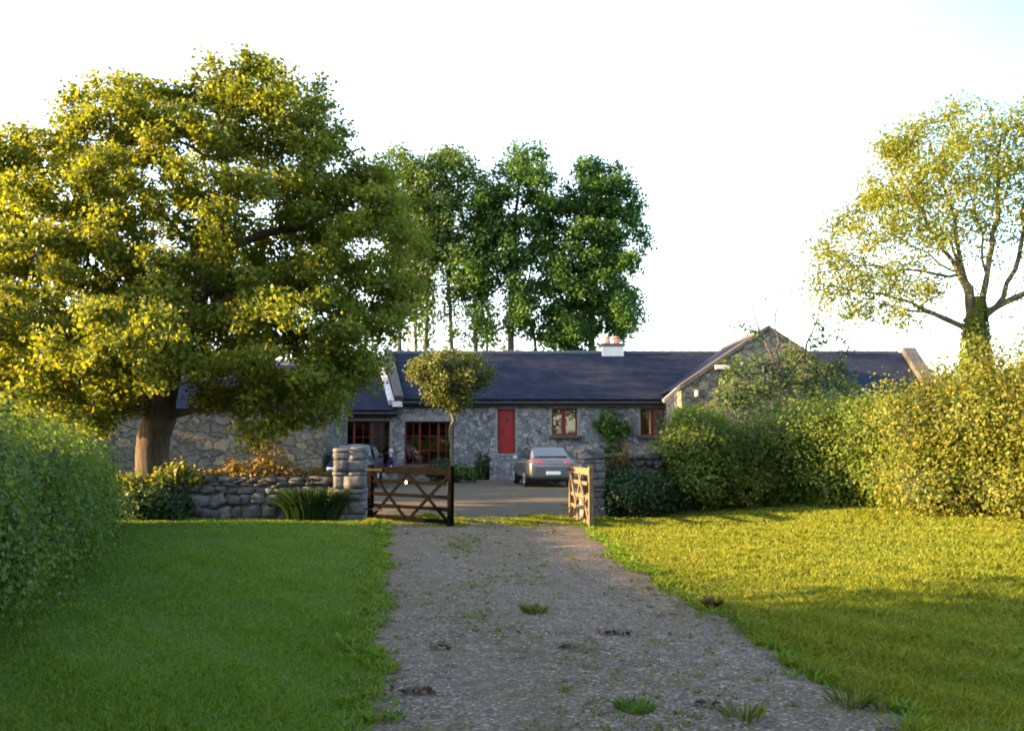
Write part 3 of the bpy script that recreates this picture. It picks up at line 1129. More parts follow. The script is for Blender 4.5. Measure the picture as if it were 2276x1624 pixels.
def pillar(label, x, y, wd, dp, Hh, seed, rz):
    rng = np.random.default_rng(seed)
    root = thing('gate_pillar', (x, y, 0), label, 'pillar', 'stone gate pillars', rz)
    ct, hf = [], []
    z = 0.0
    while z < Hh - 0.09:
        ch = min(rng.choice([0.08, 0.12, 0.16, 0.2, 0.25]) * rng.uniform(0.9, 1.15), Hh - z)
        s = rng.uniform(0.32, 0.68)
        for (p, q) in ((-wd / 2, -wd / 2 + wd * s), (-wd / 2 + wd * s, wd / 2)):
            t = rng.uniform(0.35, 0.65)
            for (r, v) in ((-dp / 2, -dp / 2 + dp * t), (-dp / 2 + dp * t, dp / 2)):
                j = rng.normal(0, 0.012)
                ct.append(((p + q) / 2 + (j if p < -wd / 4 or q > wd / 4 else 0), (r + v) / 2 + rng.normal(0, 0.012), z + ch / 2))
                hf.append(((q - p) / 2 - 0.006, (v - r) / 2 - 0.006, ch / 2 - 0.008))
        z += ch
    V, F = stones(rng, ct, hf, 0.05, 0.026, 0.012)
    build('stonework', V, F, M['pillar'], root, local=True)
    m = MB().box(-wd / 2 + 0.05, wd / 2 - 0.05, -dp / 2 + 0.05, dp / 2 - 0.05, 0, Hh - 0.05)
    m.go('mortar_core', M['mortar'], root, local=True)
    V, F = stones(rng, [(-wd * 0.2, 0, Hh + 0.0), (wd * 0.27, 0, Hh + 0.01)], [(wd * 0.31, dp * 0.5, 0.05), (wd * 0.24, dp * 0.48, 0.065)], 0.25, 0.06, 0.03)
    build('capstone', V, F, M['pillar'], root, local=True)
    return root


pillar('coursed grey stone gate pillar beside the black gate, end of the low wall', -3.44, 19.85, 0.66, 0.66, 1.44, 51, 0.02)
pillar('right hand stone gate pillar behind the sunlit open gate leaf', 1.66, 20.0, 0.52, 0.62, 1.42, 52, rad(15))


# ---------------- gates
def gate(label, hinge, free, mat, seed, lit_speck=False):
    h, f = np.array(hinge, float), np.array(free, float)
    L = float(np.linalg.norm((f - h)[:2]))
    rz = math.atan2(f[1] - h[1], f[0] - h[0])
    root = thing('field_gate', (h[0], h[1], 0.05), label, 'gate', 'timber field gates at the drive entrance', rz)
    H = 1.08
    ob = []
    ob.append(MB().box(-0.05, 0.06, -0.045, 0.045, 0.0, H + 0.03).go('stile', mat, root, local=True))
    ob.append(MB().box(L - 0.06, L + 0.04, -0.045, 0.045, -0.03, H + 0.04).go('stile', mat, root, local=True))
    for i, (z, hh) in enumerate(((H - 0.07, 0.13), (H - 0.30, 0.065), (0.52, 0.07), (0.29, 0.07), (0.06, 0.08))):
        ob.append(MB().bar((0.062, 0, z), (L - 0.062, 0, z), hh, 0.04).go('rail', mat, root, local=True))
    zt, zb, c = H - 0.13, 0.09, L * 0.48
    for y, a, b in ((-0.034, (0.08, zt), (c - 0.05, zb)), (0.034, (0.08, zb), (c - 0.03, zt)), (-0.034, (c + 0.03, zt), (L - 0.08, zb)), (0.034, (c + 0.05, zb), (L - 0.08, zt))):
        ob.append(MB().bar((a[0], y, a[1]), (b[0], y, b[1]), 0.065, 0.024).go('brace', mat, root, local=True))
    for o in ob:
        bevel(o, 0.006)
    for z in (0.2, H - 0.07):
        MB().bar((-0.12, -0.052, z), (0.42, -0.052, z), 0.04, 0.008).go('hinge', M['iron'], root, local=True)
    MB().bar((L - 0.02, -0.056, 0.62), (L - 0.02, -0.056, 0.82), 0.03, 0.02).go('latch', M['iron'], root, local=True)
    if lit_speck:  # pale disc stands in for a sunlit speck on the rail
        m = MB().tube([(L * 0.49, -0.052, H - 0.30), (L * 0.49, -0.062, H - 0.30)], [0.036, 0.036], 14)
        m.go('lit_speck', M['lit_speck'], root, local=True)
    return root


gate('black stained, shade darkened timber gate leaf with crossed braces standing open left of the drive', P(823, 1154, 19.3), P(1002, 1172, 17.75), M['gate'], 1, True)
gate('narrow looking sunlit timber gate leaf swung open beside the right stone pillar', P(1270, 1156, 19.45), P(1314, 1172, 17.55), M['gate_sunlit'], 2)

# ================================================================== COTTAGE
YW = 42.0
sx = lambda px, d=YW: float(P(px, HY, d)[0])
sz = lambda py, d=YW: float(P(CX, py, d)[2])
house = thing('stone_cottage', (2.0, YW, 0), 'long single storey stone cottage with blue slate roof, red door and red windows', 'cottage')


def wall_open(name, x0, x1, z0, z1, y, th, ops, mat, parent, top=None):
    """front skin with true openings and reveals; facing the camera"""
    xs = sorted({x0, x1, *[o[0] for o in ops], *[o[1] for o in ops]})
    zs = sorted({z0, z1, *[o[2] for o in ops], *[o[3] for o in ops]})
    m = MB()
    for a, b in zip(xs[:-1], xs[1:]):
        for c, d in zip(zs[:-1], zs[1:]):
            mx, mz = (a + b) / 2, (c + d) / 2
            if any(o[0] < mx < o[1] and o[2] < mz < o[3] for o in ops):
                continue
            m.add([(a, y, c), (b, y, c), (b, y, d), (a, y, d)], [(0, 1, 2, 3)])
    for a, b, c, d in ops:
        m.add([(a, y, c), (a, y + th, c), (a, y + th, d), (a, y, d)], [(0, 1, 2, 3)])
        m.add([(b, y, c), (b, y, d), (b, y + th, d), (b, y + th, c)], [(0, 1, 2, 3)])
        m.add([(a, y, d), (a, y + th, d), (b, y + th, d), (b, y, d)], [(0, 1, 2, 3)])
        m.add([(a, y, c), (b, y, c), (b, y + th, c), (a, y + th, c)], [(0, 1, 2, 3)])
    m.add([(x0, y, z0), (x0, y, z1), (x0, y + 6, z1), (x0, y + 6, z0)], [(0, 1, 2, 3)])
    m.add([(x1, y, z0), (x1, y + 6, z0), (x1, y + 6, z1), (x1, y, z1)], [(0, 1, 2, 3)])
    return m.go(name, mat, parent)


zE, zR, DR = sz(885), sz(783, YW + 3.2), 3.2           # main eave, ridge, half depth
zE2, zR2 = sz(909), sz(807, YW + 3.2)                  # lower extension
XJ = sx(893)                                           # joint between the two roofs
XG0, XG1 = 6.95, 14.05                                 # projecting gable wing
YG = 37.6
XEND = 19.35
w1 = (sx(745), sx(866), 0.45, sz(935))
w2 = (sx(899), sx(1009), 0.62, sz(936))
dr = (sx(1106), sx(1145), 1.14, sz(908))
w3 = (sx(1227), sx(1283), sz(967), sz(907))
w4 = (sx(1424), sx(1484), sz(967), sz(907))
wall_open('wall', XJ - 0.2, XG0 + 0.02, 0, zE - 0.02, YW, 0.26, [w2, dr, w3, w4], M['house'], house)
wall_open('wall', -14.5, XJ - 0.203, 0, zE2 - 0.02, YW + 0.004, 0.26, [w1], M['house'], house)
wall_open('wall', XG1, XEND, 0, zE - 0.02, YW + 0.002, 0.26, [], M['house'], house)
# rooms behind the windows
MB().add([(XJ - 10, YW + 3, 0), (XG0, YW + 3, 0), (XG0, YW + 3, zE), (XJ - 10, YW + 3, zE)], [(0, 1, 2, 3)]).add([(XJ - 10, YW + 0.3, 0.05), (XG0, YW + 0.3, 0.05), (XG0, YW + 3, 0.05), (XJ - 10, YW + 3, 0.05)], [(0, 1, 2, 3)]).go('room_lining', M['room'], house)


def roof_slab(name, quad, mat, th=0.06, parent=None):
    """quad: eave-left, eave-right, ridge-right, ridge-left; a thick slab with uv in metres"""
    q = np.array(quad, float)
    n = np.cross(q[1] - q[0], q[3] - q[0])
    n /= np.linalg.norm(n)
    e = (q[1] - q[0]) / np.linalg.norm(q[1] - q[0])
    up = np.cross(n, e)
    V = np.concatenate([q, q - n * th])
    uv = [((p - q[0]) @ e, (p - q[0]) @ up) for p in V]
    F = [(0, 1, 2, 3), (7, 6, 5, 4), (0, 4, 5, 1), (1, 5, 6, 2), (2, 6, 7, 3), (3, 7, 4, 0)]
    return build(name, V, F, mat, parent, uv=uv)


EO = 0.28                                             # eave overhang
slope = (zR - zE) / DR
e0 = np.array
SK = -1.0                                             # the left verge runs askew
main_roof = roof_slab('roof', [(XJ, YW - EO, zE - EO * slope * 0.2), (XEND - 0.1, YW - EO, zE - EO * slope * 0.2), (XEND - 0.1, YW + DR, zR), (XJ + SK, YW + DR, zR)], M['slate'], parent=house)
roof_slab('roof', [(XEND, YW + 2 * DR, zE), (XJ + SK, YW + 2 * DR, zE), (XJ + SK, YW + DR, zR - 0.003), (XEND, YW + DR, zR - 0.003)], M['slate'], parent=house)
slope2 = (zR2 - zE2) / DR
low_roof = roof_slab('roof', [(-14.6, YW - EO, zE2 - EO * slope2 * 0.2), (XJ - 0.16, YW - EO, zE2 - EO * slope2 * 0.2), (XJ - 0.16 + SK, YW + DR, zR2), (-14.6, YW + DR, zR2)], M['slate'], parent=house)
roof_slab('roof', [(XJ - 0.2 + SK, YW + 2 * DR, zE2), (-14.6, YW + 2 * DR, zE2), (-14.6, YW + DR, zR2 - 0.003), (XJ - 0.2 + SK, YW + DR, zR2 - 0.003)], M['slate'], parent=house)


def ridge_tiles(a, b, parent, step=0.46):
    m = MB()
    a, b = np.array(a, float), np.array(b, float)
    L = np.linalg.norm(b - a)
    d = (b - a) / L
    k = int(L / step)
    for i in range(k):
        p, q = a + d * (i * step), a + d * ((i + 1) * step + 0.03)
        z0, z1 = 0.0, 0.018
        m.tube([p + (0, 0, z0), q + (0, 0, z1)], [0.105, 0.115], 8)
    return m.go('ridge_tiles', M['ridge'], parent, smooth=False)


ridge_tiles((XJ + SK + 0.1, YW + DR, zR - 0.03), (XEND - 0.35, YW + DR, zR - 0.03), main_roof)
ridge_tiles((-14.6, YW + DR, zR2 - 0.03), (XJ + SK - 0.3, YW + DR, zR2 - 0.03), low_roof)


def gutter(a, b, parent, seed=0):
    a, b = np.array(a, float), np.array(b, float)
    m = MB().bar(a + (0, 0.16, -0.05), b + (0, 0.16, -0.05), 0.22, 0.05)
    m.go('fascia', M['black'], parent)
    pts = [a, b]
    g = MB().tube(pts, [0.075, 0.075], 10)
    return g.go('gutter', M['black'], parent)


gutter((XJ + 0.05, YW - EO - 0.06, zE - 0.22), (XG0 - 0.1, YW - EO - 0.06, zE - 0.22), main_roof)
gutter((XG1, YW - EO - 0.06, zE - 0.22), (XEND - 0.35, YW - EO - 0.06, zE - 0.22), main_roof)
gutter((-14.5, YW - EO - 0.06, zE2 - 0.22), (XJ - 0.2, YW - EO - 0.06, zE2 - 0.22), low_roof)
MB().tube([(sx(1497), YW - EO - 0.06, zE - 0.25), (sx(1497), YW - 0.1, zE - 0.5), (sx(1497), YW - 0.1, 0.1)], [0.05] * 3, 8).go('downpipe', M['black'], house)


def verge(name, x0, x1, sk, z_e, z_r, hgt, mat, up=0.16, yo=0.0):
    """coping slab lying along the roof slope"""
    n = np.array((0, -(z_r - z_e), DR))
    n /= np.linalg.norm(n)
    m = MB()
    b = [np.array((x0, YW - EO - yo, z_e - 0.06)), np.array((x1, YW - EO - yo, z_e - 0.06)), np.array((x1 + sk, YW + DR, z_r)), np.array((x0 + sk, YW + DR, z_r))]
    V = [p - n * 0.05 for p in b] + [p + n * up for p in b]
    m.add(V, [(3, 2, 1, 0), (4, 5, 6, 7), (0, 1, 5, 4), (1, 2, 6, 5), (2, 3, 7, 6), (3, 0, 4, 7)])
    return bevel(m.go(name, mat, house), 0.02)


verge('gable_coping', XJ - 0.30, XJ + 0.10, SK, zE, zR, 0, M['coping'], 0.20)
verge('gable_coping', XEND - 0.42, XEND + 0.22, 0.2, zE, zR + 0.05, 0, M['coping'], 0.24)
# white painted upstand of the gable over the lower roof, with its kneeler
n2 = np.array((0, -(zR2 - zE2), DR)); n2 /= np.linalg.norm(n2)
b = [np.array((XJ - 0.62, YW - EO + 0.35, zE2 + 0.20)), np.array((XJ - 0.34, YW - EO + 0.35, zE2 + 0.20)), np.array((XJ - 0.34 + SK, YW + DR, zR2 + 0.02)), np.array((XJ - 0.62 + SK, YW + DR, zR2 + 0.02))]
m = MB().add([p - n2 * 0.02 for p in b] + [p + n2 * 0.26 for p in b], [(3, 2, 1, 0), (4, 5, 6, 7), (0, 1, 5, 4), (1, 2, 6, 5), (2, 3, 7, 6), (3, 0, 4, 7)])
bevel(m.go('gable_upstand', M['whitewash'], house), 0.02)
bevel(MB().box(XJ - 0.40, XJ + 0.06, YW - EO - 0.05, YW + 0.2, zE - 0.40, zE - 0.16).go('kneeler', M['whitewash'], house), 0.02)
# gable wall between the two roofs
g0, g1 = XJ - 0.30, XJ - 0.02
V = [(x + s, y, z) for x in (g0, g1) for s, y, z in ((0, YW + 0.003, zE2 - 0.4), (0, YW + 0.003, zE - 0.03), (SK, YW + DR, zR - 0.02), (SK * 2, YW + 2 * DR, zE), (SK * 2, YW + 2 * DR, zE2 - 0.4))]
build('gable_wall', V, [(0, 1, 2, 3, 4), (9, 8, 7, 6, 5), (0, 5, 6, 1), (1, 6, 7, 2), (2, 7, 8, 3)], M['house'], house)
V = [(XEND + s, y, z) for s in (-0.05, 0.2) for y, z in ((YW + 0.005, 0), (YW + 0.005, zE - 0.05), (YW + DR, zR), (YW + 2 * DR, zE - 0.05), (YW + 2 * DR, 0))]
build('gable_wall', V, [(0, 1, 2, 3, 4), (9, 8, 7, 6, 5), (0, 5, 6, 1), (1, 6, 7, 2), (2, 7, 8, 3)], M['house'], house)

# chimney
xc0, xc1 = sx(1338, 45.4), sx(1386, 45.4)
ch = bevel(MB().box(xc0, xc1, 44.9, 45.65, zR - 0.6, zR + 0.28).go('chimney', M['whitewash'], house), 0.015)
bevel(MB().box(xc0 - 0.07, xc1 + 0.07, 44.83, 45.72, zR + 0.283, zR + 0.42).go('chimney_cap', M['coping'], ch), 0.02)
for k, px in enumerate((1352, 1372)):
    x = sx(px, 45.3)
    m = MB().tube([(x, 45.3, zR + 0.423), (x, 45.3, zR + 0.50), (x, 45.3, zR + 0.72), (x, 45.3, zR + 0.73), (x, 45.3, zR + 0.80)], [0.16, 0.155, 0.115, 0.145, 0.14], 14)
    m.go('chimney_pot', M['terracotta'], ch, smooth=False)


def window(ops, y, cols, rows, mull, mat, parent, sill=True, glass=True, sill_mat='coping', bars=0.03, curtain=None, mw=0.045):
    a, b, c, d = ops
    fw = 0.07
    fr = MB()
    for (p, q, r, s) in ((a, a + fw, c, d), (b - fw, b, c, d), (a + fw, b - fw, c, c + fw), (a + fw, b - fw, d - fw, d)):
        fr.box(p, q, y, y + 0.07, r, s)
    f = fr.go('window', mat, parent)
    for x in mull:
        xx = a + (b - a) * x
        MB().box(xx - mw, xx + mw, y + 0.003, y + 0.067, c + fw + 0.001, d - fw - 0.001).go('mullion', mat, f)
    gb = MB()
    for x in cols:
        xx = a + (b - a) * x
        gb.box(xx - bars / 2, xx + bars / 2, y + 0.012, y + 0.05, c + fw, d - fw)
    for z in rows:
        zz = c + (d - c) * z
        gb.box(a + fw, b - fw, y + 0.015, y + 0.047, zz - bars / 2, zz + bars / 2)
    if gb.v:
        gb.go('glazing_bars', mat, f)
    MB().add([(a + 0.02, y + 0.035, c + 0.02), (b - 0.02, y + 0.035, c + 0.02), (b - 0.02, y + 0.035, d - 0.02), (a + 0.02, y + 0.035, d - 0.02)], [(0, 1, 2, 3)]).go('pane', M['glass'], f)
    if sill:
        bevel(MB().box(a - 0.14, b + 0.14, y - 0.42, y + 0.0, c - 0.13, c - 0.002).go('sill', M[sill_mat], f), 0.012)
    if curtain:
        for (p, q, mt) in curtain:
            n_ = 40
            V = []
            for i in range(n_ + 1):
                x = a + (b - a) * (p + (q - p) * i / n_)
                yy = y + 0.2 + 0.035 * math.sin(i * 1.3)
                V += [(x, yy, c), (x, yy, d)]
            build('curtain', V, [(2 * i, 2 * i + 2, 2 * i + 3, 2 * i + 1) for i in range(n_)], M[mt], f)
    return f


yw = YW + 0.17
window(w1, yw, (1 / 6, 0.5, 5 / 6), (0.66, 0.33), (1 / 3, 2 / 3), M['reddk'], house, False, curtain=[(0.02, 0.13, 'net')])
window(w2, yw, (1 / 6, 0.5, 5 / 6), (0.66, 0.33), (0.30, 0.68), M['reddk'], house, True)
window(w3, yw, (), (), (0.47,), M['reddk'], house, True, curtain=[(0.03, 0.14, 'net'), (0.60, 0.86, 'curtain'), (0.87, 0.97, 'net')], mw=0.10)
window(w4, yw, (), (), (0.47,), M['reddk'], house, True, curtain=[(0.05, 0.42, 'curtain'), (0.55, 0.75, 'curtain'), (0.80, 0.96, 'net')], mw=0.08)
# dressed stone lintels and jambs, 25 mm proud of the rubble
for k, (a, b, c, d) in enumerate((w2, dr, w3, w4, w1)):
    m = MB()
    m.box(a - 0.16, b + 0.16, YW - 0.025, YW + 0.05, d + 0.002, d + 0.24)
    if k:
        z, i = c, 0
        while z < d - 0.05:
            h_ = min(0.26 + 0.05 * math.sin(i * 2.4 + k), d - z)
            e = 0.10 + (0.07 if i % 2 else 0.0)
            m.box(a - e, a - 0.002, YW - 0.02, YW + 0.05, z, z + h_ - 0.02)
            m.box(b + 0.002, b + e, YW - 0.02, YW + 0.05, z, z + h_ - 0.02)
            z += h_
            i += 1
    m.go('surround', M['quoin'], house)
# door
a, b, c, d = dr
mf = MB()
for (p, q, r, s) in ((a, a + 0.06, c, d), (b - 0.06, b, c, d), (a + 0.06, b - 0.06, d - 0.06, d)):
    mf.box(p, q, YW + 0.15, YW + 0.24, r, s)
door = MB()
for i in range(5):
    x0 = a + 0.062 + (b - a - 0.124) * i / 5
    door.box(x0, x0 + (b - a - 0.124) / 5 - 0.006, YW + 0.175, YW + 0.215, c + 0.02, d - 0.062)
door = door.go('door', M['red'], house)
mf.go('door_frame', M['reddk'], door)
MB().box((a + b) / 2 - 0.03, (a + b) / 2 + 0.09, YW + 0.168, YW + 0.174, d - 0.62, d - 0.44).go('door_window', M['black'], door)
MB().tube([(a + 0.13, YW + 0.17, c + 0.95), (a + 0.13, YW + 0.12, c + 0.95), (a + 0.25, YW + 0.12, c + 0.95)], [0.014] * 3, 8).go('door_handle', M['iron'], door)
bevel(MB().box(a - 0.05, b + 0.05, YW - 0.06, YW + 0.15, c - 0.10, c - 0.001).go('door_threshold', M['quoin'], door), 0.01)
# rubble steps under the door
st = MB()
x0, x1 = sx(1089, 41), sx(1154, 41)
for i in range(4):
    st.box(x0 - 0.0, x1, YW - 0.55 - 0.30 * (3 - i) - 0.3, YW - 0.03, 0.0 + 0.27 * i, 0.27 * (i + 1) - 0.003)
bevel(st.go('door_steps', M['house'], house), 0.02)

# ---------------- projecting gable wing
gcx = (XG0 + XG1) / 2
zGa, zGe = sz(727, YG), sz(861, YG)
zge2 = zGe - 0.02
gw = (sx(1689, YG), sx(1725, YG), sz(852, YG), sz(808, YG))
# front skin: gable pentagon with the small window cut out
xs = [XG0, gw[0], gw[1], XG1]
roofz = lambda x: zGa - 0.1 - abs(x - gcx) * (zGa - zGe) / (gcx - XG0 + 0.08)
m = MB()
m.add([(XG0, YG, 0), (gw[0], YG, 0), (gw[0], YG, roofz(gw[0])), (XG0, YG, roofz(XG0))], [(0, 1, 2, 3)])
m.add([(gw[1], YG, 0), (XG1, YG, 0), (XG1, YG, roofz(XG1)), (gw[1], YG, roofz(gw[1]))], [(0, 1, 2, 3)])
m.add([(gw[0], YG, 0), (gw[1], YG, 0), (gw[1], YG, gw[2]), (gw[0], YG, gw[2])], [(0, 1, 2, 3)])
m.add([(gw[0], YG, gw[3]), (gw[1], YG, gw[3]), (gw[1], YG, roofz(gw[1])), (gcx, YG, roofz(gcx)), (gw[0], YG, roofz(gw[0]))], [(0, 1, 2, 3, 4)])
for p, q, r, s in (gw,):
    m.add([(p, YG, r), (p, YG + 0.25, r), (p, YG + 0.25, s), (p, YG, s)], [(0, 1, 2, 3)])
    m.add([(q, YG, r), (q, YG, s), (q, YG + 0.25, s), (q, YG + 0.25, r)], [(0, 1, 2, 3)])
    m.add([(p, YG, s), (p, YG + 0.25, s), (q, YG + 0.25, s), (q, YG, s)], [(0, 1, 2, 3)])
    m.add([(p, YG, r), (q, YG, r), (q, YG + 0.25, r), (p, YG + 0.25, r)], [(0, 1, 2, 3)])
m.add([(XG0, YG, 0), (XG0, YG, zge2), (XG0, YW + 1.0, zge2), (XG0, YW + 1.0, 0)], [(0, 1, 2, 3)])
m.add([(XG1, YG, 0), (XG1, YW, 0), (XG1, YW, zge2), (XG1, YG, zge2)], [(0, 1, 2, 3)])
m.go('gable_wing_wall', M['barn'], house)
MB().add([(gw[0] - 0.3, YG + 0.8, gw[2] - 0.3), (gw[1] + 0.3, YG + 0.8, gw[2] - 0.3), (gw[1] + 0.3, YG + 0.8, gw[3] + 0.3), (gw[0] - 0.3, YG + 0.8, gw[3] + 0.3)], [(0, 1, 2, 3)]).go('room_lining', M['net'], house)
window(gw, YG + 0.12, (0.25, 0.75), (0.5,), (0.5,), M['reddk'], house, True, curtain=[(0.04, 0.4, 'net')])
yb = YW + DR + 0.6
wr = roof_slab('gable_wing_roof', [(XG0 - 0.2, yb, zGe - 0.02), (XG0 - 0.2, YG + 0.28, zGe - 0.02), (gcx, YG + 0.28, zGa - 0.02), (gcx, yb, zGa - 0.02)], M['slate'], parent=house)
roof_slab('gable_wing_roof', [(XG1 + 0.2, YG + 0.28, zGe - 0.02), (XG1 + 0.2, yb, zGe - 0.02), (gcx, yb, zGa - 0.023), (gcx, YG + 0.28, zGa - 0.023)], M['slate'], parent=house)
ridge_tiles((gcx, YG + 0.3, zGa - 0.05), (gcx, yb, zGa - 0.05), wr)
for s in (-1, 1):
    xe = gcx + s * (gcx - XG0 + 0.12)
    dv = np.array((gcx - xe, 0, zGa - zGe))
    dv /= np.linalg.norm(dv)
    nn = np.array((-dv[2] * 1.0, 0, dv[0])) if dv[0] < 0 else np.array((-dv[2], 0, dv[0]))
    nn = nn if nn[2] > 0 else -nn
    p, q = np.array((xe, YG - 0.07, zGe)), np.array((gcx, YG - 0.07, zGa))
    V = [p - nn * 0.10, q - nn * 0.10, q + nn * 0.10, p + nn * 0.10]
    V = V + [v + np.array((0, 0.40, 0)) for v in V]
    V = [v if i not in (1, 2, 5, 6) else np.array((gcx - s * 0.0, v[1], v[2])) for i, v in enumerate(V)]
    bevel(build('gable_coping', V, [(0, 1, 2, 3), (7, 6, 5, 4), (0, 4, 5, 1), (1, 5, 6, 2), (2, 6, 7, 3), (3, 7, 4, 0)], M['coping'], house), 0.015)
    # corbelled kneeler stone at the foot of the coping
    V = [(xe, YG - 0.072, zGe - 0.1), (xe - s * -0.62, YG - 0.072, zGe - 0.62), (xe - s * -0.70, YG - 0.072, zGe - 0.5), (xe - s * -0.1, YG - 0.072, zGe + 0.02)]
    V = [np.array(v) for v in V]
    V += [v + np.array((0, 0.30, 0)) for v in V]
    bevel(build('kneeler', V, [(0, 1, 2, 3), (7, 6, 5, 4), (0, 4, 5, 1), (1, 5, 6, 2), (2, 6, 7, 3), (3, 7, 4, 0)], M['quoin'], house), 0.02)
# white box light under the gable coping and a small lamp
p = P(1606, 816, YG - 0.1)
bevel(MB().box(p[0] - 0.30, p[0] + 0.30, YG - 0.16, YG - 0.002, p[2] - 0.09, p[2] + 0.09).go('floodlight', M['whitewash'], house), 0.03)
p = P(1549, 874, YG - 0.1)
bevel(MB().box(p[0] - 0.07, p[0] + 0.07, YG - 0.12, YG - 0.002, p[2] - 0.13, p[2] + 0.13).go('wall_lamp', M['whitewash'], house), 0.03)

# ---------------- outbuilding behind the sycamore
YB = 34.0
bx0, bx1 = -19.0, sx(716, YB)
barn = thing('stone_outbuilding', ((bx0 + bx1) / 2, YB, 0), 'warm grey rubble stone outbuilding standing behind the big tree trunk', 'outbuilding')
zb, zbr, db = 2.95, 4.7, 2.6
m = MB()
m.add([(bx0, YB, 0), (bx1, YB, 0), (bx1, YB, zb), (bx0, YB, zb)], [(0, 1, 2, 3)])
m.add([(bx1, YB, 0), (bx1, YB + 2 * db, 0), (bx1, YB + 2 * db, zb), (bx1, YB + db, zbr - 0.05), (bx1, YB, zb)], [(0, 1, 2, 3, 4)])
m.add([(bx0, YB, 0), (bx0, YB, zb), (bx0, YB + db, zbr - 0.05), (bx0, YB + 2 * db, zb), (bx0, YB + 2 * db, 0)], [(0, 1, 2, 3, 4)])
m.go('wall', M['barn'], barn)
rf = roof_slab('roof', [(bx0 - 0.1, YB - 0.2, zb - 0.08), (bx1 + 0.1, YB - 0.2, zb - 0.08), (bx1 + 0.1, YB + db, zbr), (bx0 - 0.1, YB + db, zbr)], M['slate'], parent=barn)
roof_slab('roof', [(bx1 + 0.1, YB + 2 * db, zb), (bx0 - 0.1, YB + 2 * db, zb), (bx0 - 0.1, YB + db, zbr - 0.003), (bx1 + 0.1, YB + db, zbr - 0.003)], M['slate'], parent=barn)
ridge_tiles((bx0, YB + db, zbr - 0.03), (bx1, YB + db, zbr - 0.03), rf)

# slim pale pole at the far left
p = P(206, 1010, 27.0)
o = MB().tube([(p[0], 27, 0), (p[0], 27, 1.0), (p[0], 27, sz(968, 27.0))], [0.05, 0.045, 0.04], 8).go('wooden_post', M['quoin'], base=(p[0], 27, 0))
tag(o, 'thin pale wooden post behind the left hedge and the tree', 'post')


